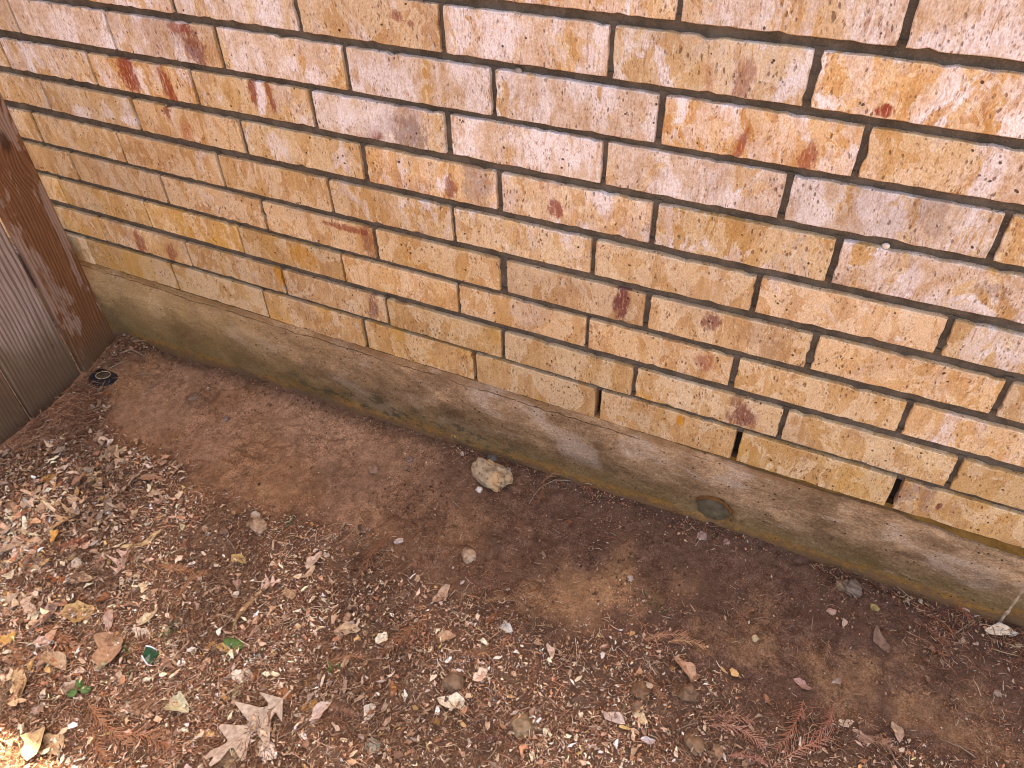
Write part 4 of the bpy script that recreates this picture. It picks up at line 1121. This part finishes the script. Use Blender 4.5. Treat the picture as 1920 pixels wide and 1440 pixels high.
# many more leaves of the same sorts
LAND = [(478, 1358, 'the large grey oak leaf'), (165, 890, 'the pale lobed leaf'), (465, 1130, 'the long twisted leaf'), (283, 1228, 'the torn green scrap'), (320, 1188, 'the bright grass tuft'), (150, 1292, 'the three leaved weed'),
        (850, 1318, 'the cream oval leaf'), (1153, 1347, 'the pinkish white leaf'), (983, 1362, 'the mottled stone'), (1300, 1395, 'the round dark stone'), (1500, 1390, 'the bottom right sprigs'), (1283, 1253, 'the reddish tan leaf'), (948, 1178, 'the bluish flake'),
        (703, 1050, 'the long hanging sprig'), (487, 988, 'the flat brown stone'), (925, 892, 'the limestone chunk'), (1875, 1182, 'the split cream leaf'), (1597, 1103, 'the dark grey stone'), (60, 840, 'the foot of the fence'), (60, 1400, 'the sunlit corner'),
        (20, 1100, 'the left edge'), (700, 1335, 'the pitted cream leaf'), (1650, 1380, 'the bottom right leaves'), (270, 1015, 'the yellowish curled leaf'), (1850, 1400, 'the right edge'), (900, 1430, 'the bottom edge')]
USED = set()
def region_word(u, v, head=''):
    near = sorted(LAND, key=lambda q: (q[0] - u) ** 2 + (q[1] - v) ** 2)
    a, b, c = near[:3]
    du, dv = u - a[0], v - a[1]
    side = ('right of' if du > 0 else 'left of') if abs(du) > abs(dv) else ('below' if dv > 0 else 'above')
    if 'edge' in a[2] or 'corner' in a[2]: side = 'near'
    for t in (f'{side} {a[2]}', f'near {a[2]}', f'between {a[2]} and {b[2]}', f'between {a[2]} and {c[2]}'):
        if len((head + t).split()) <= 16 and head + t not in USED: break
    USED.add(head + t)
    return t
def old_word(u, v):
    if u < 620: return 'the left of the ground' if v < 1200 else 'the lower left of the ground'
    if u < 1250: return 'the middle of the ground'
    return 'the right of the ground'
COLW = [(TAN, 'tan'), (PALE, 'pale cream'), (BRN, 'dark brown'), (GREYT, 'greyish'), (OCL, 'ochre'), (PNKL, 'pinkish'), (RST, 'rusty')]
pts = sample(900, power=1.6, seed=55, clump=.3)
rg5 = np.random.default_rng(5)
pts = pts[rg5.random(len(pts)) < .16 + .84 * sstep(.62, .10, pts[:, 0])]
P3 = np.stack([pts[:, 0], pts[:, 1], gz(pts[:, 0], pts[:, 1])], 1)
U, Vv = project(P3)
cnt = 0
for (x, y), u, v, z in zip(pts, U, Vv, P3[:, 2]):
    if not (-40 < u < 1960 and v < 1480) or cnt >= 235: continue
    wts = [5, 2.2, 4, 3, 1.5, 3, 1.5]
    tint, word = rgn.choices(COLW, wts)[0]
    f = rgn.uniform(.75, 1.2); tint = tuple(min(.85, c * f) for c in tint)
    kind = rgn.choices(['oval', 'broad', 'lobed'], [5, 4, 1.3])[0]
    s = {'oval': rgn.uniform(.016, .036), 'broad': rgn.uniform(.015, .030), 'lobed': rgn.uniform(.03, .055)}[kind]
    if y > -.12: s *= .7
    if x < .35: s *= 1.25
    mw = damp(np.array([tint]) * 1.1, np.array([[x, y]]))[0]
    shape = {'oval': 'narrow', 'broad': 'broad', 'lobed': 'lobed'}[kind]
    size_w = ('tiny ', 'small ', '', 'larger ')[min(3, int((s - .012) / .009))]
    lab = f'{size_w}{word} {shape} dry leaf '
    lab += region_word(u, v, lab)
    place(rgn.choice(LM[kind]), 'fallen_leaf', u, v, 0, rgn.uniform(0, 6.28), mw, lab, 'leaf', group='dry leaves lying in the litter',
          tilt=(rgn.gauss(0, .35), rgn.gauss(0, .25)), world=np.array([min(max(x, -.17), 2), min(y, -.02), z + rgn.uniform(.004, .011)]), size=s)
    cnt += 1

# --- bald-cypress style fronds
def frond_mesh(rng):
    n = rng.randint(17, 26); cv = rng.uniform(-1.1, 1.1); V = []; F = []
    def tube(p0, p1, r0, r1):
        d = np.array(p1) - np.array(p0); L = np.linalg.norm(d); d /= L
        a = np.cross(d, [0, 0, 1.]); a /= (np.linalg.norm(a) + 1e-9); b = np.cross(d, a); k = len(V)
        for p, r_ in ((p0, r0), (p1, r1)):
            for j in range(3):
                t = j * 2.094; V.append(tuple(np.array(p) + a * r_ * math.cos(t) + b * r_ * math.sin(t)))
        for j in range(3): F.append((k + j, k + (j + 1) % 3, k + 3 + (j + 1) % 3, k + 3 + j))
    pts = []; ang = -cv / 2; x = y = 0
    for i in range(n + 1):
        t = i / n
        pts.append((x, y, .10 * math.sin(t * 3.0) * rng.uniform(.6, 1.1)))
        x += math.cos(ang) / n; y += math.sin(ang) / n; ang += cv / n
    for i in range(n):
        tube(pts[i], pts[i + 1], .009 * (1 - .6 * i / n), .009 * (1 - .6 * (i + 1) / n))
        if i < 1: continue
        hd = math.atan2(pts[i + 1][1] - pts[i][1], pts[i + 1][0] - pts[i][0])
        for sd in (-1, 1):
            if rng.random() < .1: continue
            ln = .20 * math.sin(math.pi * min(1, .12 + .8 * i / n)) ** .6 * rng.uniform(.75, 1.15)
            a = hd + sd * rng.uniform(.45, .85)
            p1 = (pts[i][0] + ln * math.cos(a), pts[i][1] + ln * math.sin(a), pts[i][2] + rng.uniform(-.05, .05))
            tube(pts[i], p1, .0075, .004)
    xs_ = [p[0] for p in V]; cx = (max(xs_) + min(xs_)) / 2
    V = [(p[0] - cx, p[1], p[2]) for p in V]
    me = bpy.data.meshes.new('frond'); me.from_pydata(V, [], F); me.materials.append(MFR)
    return me
MFR = mat_simple('rusty_frond', (0.42, 0.2, 0.12), .7, .3, 160, .3, .3, obj=True)
FM = [frond_mesh(random.Random(900 + i)) for i in range(12)]
FR = [(330, 1065, 90, (50, 30), (.50, .22, .11), 'bright rusty needle sprig below the upper litter edge'), (365, 1095, 70, (40, -30), (.46, .2, .1), 'rusty needle sprig pointing right in the upper litter'),
      (255, 1030, 80, (-30, 50), (.44, .2, .1), 'rusty sprig beside the yellowish curled leaf'), (703, 1050, 120, (-24, 110), (.34, .15, .09), 'long dark rusty sprig hanging from the litter edge'),
      (760, 1185, 120, (-60, 90), (.42, .19, .11), 'rusty sprig running diagonally in the centre litter'), (800, 1210, 90, (-60, 30), (.30, .13, .08), 'dark sprig crossing the centre litter'),
      (890, 1225, 80, (70, -6), (.38, .16, .09), 'rusty sprig below the bluish white flake'), (205, 1360, 140, (90, 30), (.46, .21, .12), 'large rusty sprig at the lower left'),
      (250, 1330, 150, (110, -40), (.36, .19, .12), 'long brown sprig above the bottom left leaves'), (270, 1405, 150, (120, -20), (.46, .20, .11), 'rusty sprig along the bottom left edge'),
      (190, 1400, 110, (60, 40), (.48, .21, .11), 'bright rusty sprig in the bottom left corner'), (110, 1190, 90, (40, 60), (.46, .2, .11), 'rusty sprig over the clover like weed'),
      (30, 1240, 90, (20, 60), (.50, .24, .13), 'orange sprig at the left edge of the litter'), (1480, 1360, 120, (-60, 60), (.42, .18, .12), 'curved rusty sprig in the bottom right group'),
      (1530, 1370, 120, (-50, 80), (.40, .17, .12), 'second curved rusty sprig in the bottom right group'), (1505, 1410, 130, (90, -50), (.46, .21, .14), 'pinkish rusty sprig on the bottom edge at the right'),
      (1385, 1385, 110, (50, 60), (.46, .22, .16), 'pink brown sprig left of the bottom right group'), (1370, 1350, 90, (60, 40), (.42, .19, .13), 'straight feathery sprig above the bottom edge'),
      (1250, 1195, 80, (60, -34), (.48, .23, .14), 'feathery sprig just below the small green weed'), (1290, 1210, 70, (50, -10), (.50, .26, .14), 'orange sprig right of the small green weed'),
      (1545, 1225, 60, (-16, 50), (.38, .20, .12), 'small sprig alone on the bare soil at the right'), (1395, 1150, 60, (50, -10), (.30, .13, .08), 'dark sprig on the bare soil right of centre'),
      (1390, 1170, 50, (-4, 44), (.32, .13, .08), 'short rusty sprig hanging from a dark one'), (1050, 890, 75, (60, -40), (.30, .14, .08), 'rusty sprig between the stone and the foundation'),
      (1010, 925, 60, (-10, 50), (.28, .12, .07), 'dark sprig curving down right of the stone'), (640, 1330, 70, (50, -10), (.36, .17, .11), 'brown sprig left of the cream pitted leaf'),
      (590, 1215, 90, (80, -10), (.36, .17, .10), 'sprig lying flat right of the grass blades'), (150, 770, 80, (-50, 60), (.34, .16, .1), 'rusty sprig drooping from the fence foot'),
      (190, 825, 70, (-10, 50), (.36, .17, .1), 'rusty sprig below the green sprig'), (120, 830, 80, (-50, 50), (.30, .15, .1), 'brown sprig leaning on the fence boards'),
      (1755, 1190, 60, (40, 30), (.28, .12, .08), 'dark sprig near the foot of the foundation at the right'), (1650, 1400, 80, (60, 20), (.36, .18, .12), 'brown sprig in the sparse litter at the bottom right'),
      (1230, 1290, 70, (40, 30), (.40, .19, .11), 'sprig on the edge of the reddish tan leaf'), (650, 1240, 80, (60, -40), (.40, .18, .1), 'rusty sprig in the middle left litter'), (1000, 1260, 70, (20, 60), (.36, .16, .1), 'upright sprig in the centre of the litter')]
for u, v, L, (du, dv), tint, lab in FR:
    place(rgn.choice(FM), 'needle_sprig', u, v, L, img_ang(u, v, du, dv), tint, lab, 'sprig', tilt=(rgn.uniform(-.15, .15), rgn.uniform(-.1, .1)), lift=.006)
pts = sample(75, power=1.2, seed=58, clump=.9)
for x, y in pts:
    z = float(gz(x, y)); u, v = project(np.array([[x, y, z]])); u, v = u[0], v[0]
    if not (-20 < u < 1940 and v < 1460): continue
    place(rgn.choice(FM), 'needle_sprig', u, v, 0, rgn.uniform(0, 6.28), tuple(c * rgn.uniform(.7, 1.2) for c in (.36, .165, .10)), 'small rusty needle sprig ' + region_word(u, v, 'small rusty needle sprig '), 'sprig',
          group='small rusty needle sprigs in the litter', tilt=(rgn.gauss(0, .15), rgn.gauss(0, .1)), world=np.array([max(x, -.16), y, z + .006]), size=rgn.uniform(.03, .07))

# --- stones
def rock(name, u, v, wpx, hpx, ang, mat, tint, label, sink=.3, sub=3, seed=0, rough=.25, parent=None):
    import bmesh
    bm = bmesh.new(); bmesh.ops.create_icosphere(bm, subdivisions=sub, radius=1.0)
    rng = np.random.default_rng(seed)
    a = px2m(u, v, wpx) / 2; b = px2m(u, v, hpx) / 2 * 1.15; c = min(a, b) * .6
    for vt in bm.verts:
        p = vt.co.normalized()
        d = 1 + rough * (float(fbm(p.x * 1.3 + p.z, p.y * 1.3 - p.z * .7, 1.6, 3, seed)) - .5) * 2
        if sub > 3: d += .16 * (float(fbm(p.x + p.z * 1.3, p.y + p.z * .6, 5, 4, seed + 2)) - .5)
        if sub > 4: d -= .16 * max(0, float(vnoise(p.x + p.z, p.y - p.z, 4.5, 9)) - .72) * 3
        q = p * d
        q = Vector([math.copysign(abs(k) ** .8, k) for k in q])
        vt.co = Vector((q.x * a, q.y * b, q.z * c))
    me = bpy.data.meshes.new(name); bm.to_mesh(me); bm.free()
    me.polygons.foreach_set('use_smooth', [True] * len(me.polygons)); me.materials.append(mat)
    o = bpy.data.objects.new(name, me); COL.objects.link(o)
    p = on_ground(u, v, c * (1 - sink) * .5); p[2] = float(gz(p[0], p[1])) + c * (1 - sink)
    if p[1] > -b * 1.05: p[1] = -b * 1.05
    o.location = p; o.rotation_euler = (rng.uniform(-.1, .1), rng.uniform(-.1, .1), ang)
    o['tint'] = [float(k) for k in tint]
    tag(o, label, 'stone')
    return o
rock('rock', 925, 892, 84, 44, img_ang(925, 892, 60, 36), MSTONE, (.5, .33, .17), 'rough yellowish limestone chunk beside the foundation', .45, 5, 3, .6)
STN = [(880, 1042, 24, 26, (.42, .29, .20), 'smooth round tan pebble on the bare soil in the centre'), (487, 988, 40, 24, (.40, .27, .18), 'brown flat stone at the upper edge of the litter'),
       (1317, 1005, 18, 15, (.34, .22, .19), 'pinkish pebble below the round plug'), (1362, 1016, 12, 10, (.30, .17, .14), 'tiny pink pebble right of a pinkish pebble'), (1597, 1103, 34, 30, (.17, .125, .10), 'dark grey stone near the foot of the foundation'),
       (1580, 1098, 20, 26, (.26, .18, .11), 'small brown stone left of a dark grey stone'), (768, 862, 13, 12, (.2, .12, .09), 'small dark stone on the soil left of the limestone chunk'), (762, 877, 10, 9, (.2, .12, .085), 'smaller dark stone just below another dark stone'),
       (925, 860, 20, 14, (.10, .095, .09), 'dark grey stone wedged behind the limestone chunk'), (953, 882, 12, 9, (.42, .38, .33), 'small pale stone right of the limestone chunk'), (899, 918, 13, 12, (.66, .60, .52), 'white pebble below the limestone chunk'),
       (983, 1362, 44, 38, (.28, .19, .11), 'brown mottled stone at the bottom centre'), (1300, 1395, 30, 34, (.22, .13, .075), 'dark brown round stone near the bottom edge'), (1345, 1412, 26, 24, (.30, .18, .11), 'reddish brown stone right of a dark brown stone'),
       (1345, 1402, 14, 12, (.26, .17, .1), 'tiny brown stone between two stones at the bottom'), (1200, 1295, 34, 28, (.20, .11, .06), 'rust brown lump in the lower centre litter'), (850, 1280, 36, 30, (.21, .13, .08), 'brown clod half hidden in the centre litter'), (700, 1400, 28, 22, (.32, .32, .25), 'greenish grey pebble near the bottom edge'),
       (1290, 1300, 30, 34, (.17, .10, .06), 'dark clod left of the sprigs near the bottom'), (905, 1220, 26, 24, (.18, .11, .07), 'dark brown clod among rusty sprigs'), (1195, 1325, 22, 18, (.24, .14, .09), 'small clod above the bottom edge'), (700, 880, 24, 16, (.26, .15, .10), 'low dark clod on the smooth soil'),
       (365, 745, 20, 15, (.19, .115, .075), 'dark earthy clod on the smooth soil near the corner'), (1182, 885 + 200, 10, 10, (.5, .4, .34), 'tiny pale pebble on the ochre soil'), (425, 785, 14, 10, (.2, .13, .1), 'tiny brown pebble on the smooth soil'), (1870, 1300, 12, 12, (.4, .28, .22), 'small pink pebble on the soil at the right edge'),
       (1415, 1197, 12, 11, (.55, .42, .26), 'small pale yellow pebble on the soil right of centre'), (1640, 1140, 16, 11, (.34, .25, .1), 'small ochre pebble near the thin dark leaf'), (1560, 1147, 16, 10, (.42, .25, .2), 'flat pink pebble near the thin dark leaf'), (748, 1015, 16, 9, (.55, .45, .4), 'small pale stone above the centre litter')]
for i, (u, v, a, b, t, lab) in enumerate(STN):
    rock('pebble', u, v, a, b, rgn.uniform(0, 3), MPEB, t, lab, .62, 4, 20 + i, .55)

# pebble shells set in the mortar joints
def joint_pebble(u, v, r0, tint, lab):
    import bmesh
    p = on_wall(u, v, .004); bm = bmesh.new(); bmesh.ops.create_icosphere(bm, subdivisions=2, radius=r0)
    for vt in bm.verts: vt.co.x *= 1.25; vt.co.y *= .8
    me = bpy.data.meshes.new('joint_pebble'); bm.to_mesh(me); bm.free(); me.materials.append(MPEB)
    me.polygons.foreach_set('use_smooth', [True] * len(me.polygons))
    o = bpy.data.objects.new('joint_pebble', me); COL.objects.link(o); o.parent = wall; o.location = p; o['tint'] = list(tint)
    tag(o, lab)
joint_pebble(1661, 461, .0042, (.62, .55, .48), 'pale pebble showing in a mortar joint'); joint_pebble(972, 133, .0048, (.26, .22, .2), 'grey pebble showing in a mortar joint')

# --- twigs
def tube_path(name, pts3, r0, r1, mat, sides=6, parent=None):
    V = []; F = []; n = len(pts3)
    for i, p in enumerate(pts3):
        d = np.array(pts3[min(i + 1, n - 1)]) - np.array(pts3[max(i - 1, 0)]); d = d / (np.linalg.norm(d) + 1e-9)
        a = np.cross(d, [0, 0, 1.]); a /= (np.linalg.norm(a) + 1e-9); b = np.cross(d, a)
        r_ = r0 + (r1 - r0) * i / (n - 1)
        for j in range(sides):
            t = j * 2 * math.pi / sides; V.append(tuple(np.array(p) + (a * math.cos(t) + b * math.sin(t)) * r_))
    for i in range(n - 1):
        for j in range(sides): F.append((i * sides + j, i * sides + (j + 1) % sides, (i + 1) * sides + (j + 1) % sides, (i + 1) * sides + j))
    F.append(tuple(range(sides))); F.append(tuple((n - 1) * sides + j for j in range(sides)))
    return mesh_obj(name, V, F, mat, parent, smooth=True)
TW = [([(262, 1235), (255, 1262), (247, 1290), (241, 1315)], .0016, 'grey brown stick standing below the torn green scrap'), ([(390, 1236), (388, 1256), (380, 1272), (378, 1290)], .0014, 'pale thin twig in the lower left litter'),
      ([(257, 702), (275, 700), (290, 703), (296, 710), (288, 722), (280, 733), (266, 740)], .0011, 'hooked pale twig on the smooth soil near the corner'), ([(285, 712), (277, 724), (268, 736)], .0010, 'short twig crossing the hooked twig'),
      ([(405, 728), (412, 722), (420, 728), (414, 732)], .0010, 'tiny pale curl of fibre on the smooth soil'), ([(1070, 902), (1040, 900), (1015, 912), (1000, 930), (992, 945)], .0014, 'forked pale twig right of the limestone chunk'),
      ([(225, 662), (245, 655), (258, 660), (270, 668)], .0022, 'pale broken stick in the fence corner'), ([(205, 690), (222, 682), (236, 676)], .0016, 'brown stalk beside the round black cap'),
      ([(1785, 1190), (1805, 1178), (1822, 1166)], .0012, 'thin pale twig at the foot of the foundation'), ([(849, 940), (862, 953), (871, 965)], .0010, 'thin straw on the soil below the limestone chunk'), ([(1830, 1420), (1800, 1400), (1760, 1385)], .0012, 'brown twig at the bottom right'),
      ([(1665, 1400), (1680, 1425), (1695, 1445)], .0018, 'grey stick leaning at the bottom right edge'), ([(520, 1385), (560, 1365), (600, 1335)], .0012, 'thin dark twig beside the large oak leaf'), ([(420, 1000), (440, 1030), (445, 1050)], .0016, 'grey pointed stick in the upper litter')]
for path, r0, lab in TW:
    p3 = [on_ground(u, v, .003 + r0 + (.004 if i % 2 else 0)) for i, (u, v) in enumerate(path)]
    # smooth the path a little
    q = []
    for a, b in zip(p3[:-1], p3[1:]):
        for t in (0, .33, .66): q.append(a * (1 - t) + b * t + RNG.normal(0, .0004, 3))
    q.append(p3[-1])
    tag(tube_path('twig', q, r0, r0 * .45, MTWIG), lab, 'twig')

# --- round black cap with a pale ring in the fence corner
def revolve(name, prof, mat, parent, seg=32, wob=0):
    V = []; F = []; n = len(prof)
    for i in range(seg):
        a = i / seg * 2 * math.pi
        for r_, z in prof:
            k = 1 + wob * math.sin(3 * a + 1); V.append((r_ * k * math.cos(a), r_ * k * math.sin(a), z))
    for i in range(seg):
        for j in range(n - 1):
            a0 = i * n + j; b0 = ((i + 1) % seg) * n + j; F.append((a0, b0, b0 + 1, a0 + 1))
    return mesh_obj(name, V, F, mat, parent, smooth=True)
cp = on_ground(194, 706, .006)
capo = empty('drain_cap', cp); capo.rotation_euler = (math.radians(-8), math.radians(6), .3)
tag(capo, 'round black plastic cap with a pale ring in the fence corner', 'cap')
MBLK = mat_simple('black_plastic', (.022, .020, .024), .8, .5, 60, .15, .6)
MDST = mat_simple('dusty_plastic', (.085, .062, .045), .85, .4, 60, .3, .6)
MRING = mat_simple('pale_ring', (.50, .40, .21), .5, .2, 100)
R0 = px2m(194, 706, 26)
revolve('cap_body', [(0, .002), (R0 * .40, .002), (R0 * .42, .004), (R0 * .60, .0042), (R0 * .72, .0025), (R0 * .97, .0015), (R0, -.001), (R0, -.012)], MBLK, capo, wob=.05)
revolve('dusty_top', [(0, .0034), (R0 * .38, .0036), (R0 * .40, .0022)], MDST, capo)
rp = []
for j in range(9):
    t = j / 8 * 2 * math.pi; rp.append((R0 * .47 + .0009 * math.cos(t), .0046 + .0009 * math.sin(t)))
revolve('ring', rp, MRING, capo)

# --- torn green plastic scrap with white rim
sc = on_ground(283, 1228, .012)
scr = empty('plastic_scrap', sc); tag(scr, 'torn dark green plastic scrap with a white rim in the litter', 'scrap')
sg = px2m(283, 1228, 1)
out = [(-16, 3), (-12, 10), (-6, 18), (2, 20), (10, 9), (18, -2), (12, -9), (2, -13), (-8, -15)]
def loc_px(du, dv, h=0):
    a = on_ground0(283 + du, 1228 + dv); c0 = on_ground0(283, 1228); q = a - c0; return (q[0], q[1], q[2] + h)
V = [loc_px(0, 0, .004)] + [loc_px(du, dv, .001 + .003 * math.sin(i * 1.9)) for i, (du, dv) in enumerate(out)]
V += [(x, y, z - .0015) for x, y, z in V]
n = len(out); F = [(0, 1 + i, 1 + (i + 1) % n) for i in range(n)] + [(n + 1, n + 2 + (i + 1) % n, n + 2 + i) for i in range(n)] + [(1 + i, n + 2 + i, n + 2 + (i + 1) % n, 1 + (i + 1) % n) for i in range(n)]
mesh_obj('green_film', V, F, mat_simple('green_film', (.012, .075, .035), .25, .5, 130, .6, .8), scr)
MWHT = mat_simple('white_film', (.80, .83, .88), .4, .06, 80)
def rimstrip(idx, nm):
    q = [np.array(V[1 + i]) + np.array([0, 0, .0012]) for i in idx]; return tube_path(nm, q, .0016, .0012, MWHT, 6, scr)
rimstrip([0, 1, 2, 3], 'white_rim'); rimstrip([8, 7, 6], 'white_rim'); 
# --- grass and weeds
def blade(p, h, ang, lean, wd, mat, parent, name='blade'):
    V = []; F = []; n = 5
    for i in range(n):
        t = i / (n - 1); r_ = h * lean * t * t; z = h * t * (1 - .25 * lean * t); w_ = wd * (1 - t) ** .6 + .0001
        cx, cy = math.cos(ang) * r_, math.sin(ang) * r_
        nx, ny = -math.sin(ang) * w_, math.cos(ang) * w_
        V += [(cx - nx, cy - ny, z), (cx, cy, z - w_ * .3), (cx + nx, cy + ny, z)]
    for i in range(n - 1):
        for j in range(2): F.append((i * 3 + j, i * 3 + j + 1, i * 3 + 4 + j, i * 3 + 3 + j))
    o = mesh_obj(name, V, F, mat, parent); o.location = p; return o
def tuft(u, v, n, h, mat, label, wd=.0016, name='grass_tuft', lean=1.0, spread=.006):
    t = empty(name, on_ground(u, v, 0)); tag(t, label, 'weed')
    rg_ = random.Random(int(u * 7 + v))
    for i in range(n):
        blade((rg_.gauss(0, spread), rg_.gauss(0, spread), 0), h * rg_.uniform(.5, 1.1), rg_.uniform(0, 6.28), lean * rg_.uniform(.5, 1.3), wd * rg_.uniform(.6, 1.2), mat, t)
    return t
tuft(320, 1188, 9, .020, MGRASS, 'bright green grass tuft in the lower left litter', .0026)
MGG = mat_simple('grey_green', (.17, .16, .10), .7, .3, 120)
tuft(335, 1172, 20, .026, MGG, 'dull grey green grass clump above the bright tuft', .0010, spread=.012)
tuft(480, 1247, 14, .022, MGG, 'thin grey green grass blades right of the plastic scrap', .0009)
tuft(242, 1222, 7, .026, MGRASS, 'bright green blades left of the plastic scrap', .0022, lean=1.4)
tuft(247, 1262, 6, .022, MGG, 'pale green blades below the plastic scrap', .0018, lean=1.4)
tuft(1233, 1140, 14, .016, mat_simple('olive', (.12, .13, .045), .6, .3, 120), 'small olive green weed on the ochre soil', .0013, spread=.010)
tuft(545, 985, 8, .014, MGREEN, 'small green weed at the edge of the smooth soil', .0018)
tuft(628, 1255, 8, .016, MGRASS, 'short green tuft in the middle left litter', .0016)
tuft(150, 768, 26, .020, MGREEN, 'bluish green sprig by the foot of the fence', .0016, 'green_sprig', 1.5, .014)
tuft(188, 905, 8, .012, MGRASS, 'small green tuft behind the pale tan lobed leaf', .002)
tuft(350, 1110 + 35, 6, .012, MGG, 'faint grey blades on the ochre patch', .001)
def clover(u, v, s, label, lobes, mat):
    t = empty('weed', on_ground(u, v, .012)); tag(t, label, 'weed')
    for k, (a, r_, sz) in enumerate(lobes):
        V = [(0, 0, 0)]; n = 9
        for i in range(n):
            b = i / n * 2 * math.pi; V.append((sz * math.cos(b), sz * .8 * math.sin(b), .002 * math.cos(2 * b)))
        o = mesh_obj('weed_leaf', V, [(0, 1 + i, 1 + (i + 1) % n) for i in range(n)], mat, t, smooth=True)
        o.location = (math.cos(a) * r_, math.sin(a) * r_, .002 * k); o.rotation_euler = (.25 * math.sin(a), .25 * math.cos(a), a)
    q = [np.array((0, 0, -.014)), np.array((0, .001, -.006)), np.array((0, 0, 0))]
    tube_path('stem', q, .0008, .0006, mat, 5, t)
MLG = mat_simple('weed_leaf_green', (.06, .15, .03), .5, .3, 200)
clover(150, 1292, 1, 'dark green three leaved weed in the lower left litter', [(.4, .010, .009), (2.4, .010, .008), (4.4, .012, .008)], MLG)
clover(440, 1206, 1, 'dark green flat weed leaf in the left litter', [(0, .006, .012), (3.4, .010, .010)], MLG)
clover(185, 1250, 1, 'pale green small weed leaf in the left litter', [(1, .003, .008)], mat_simple('pale_weed', (.30, .38, .22), .5, .2, 200))
print('bricks', nb, 'leaves', cnt)
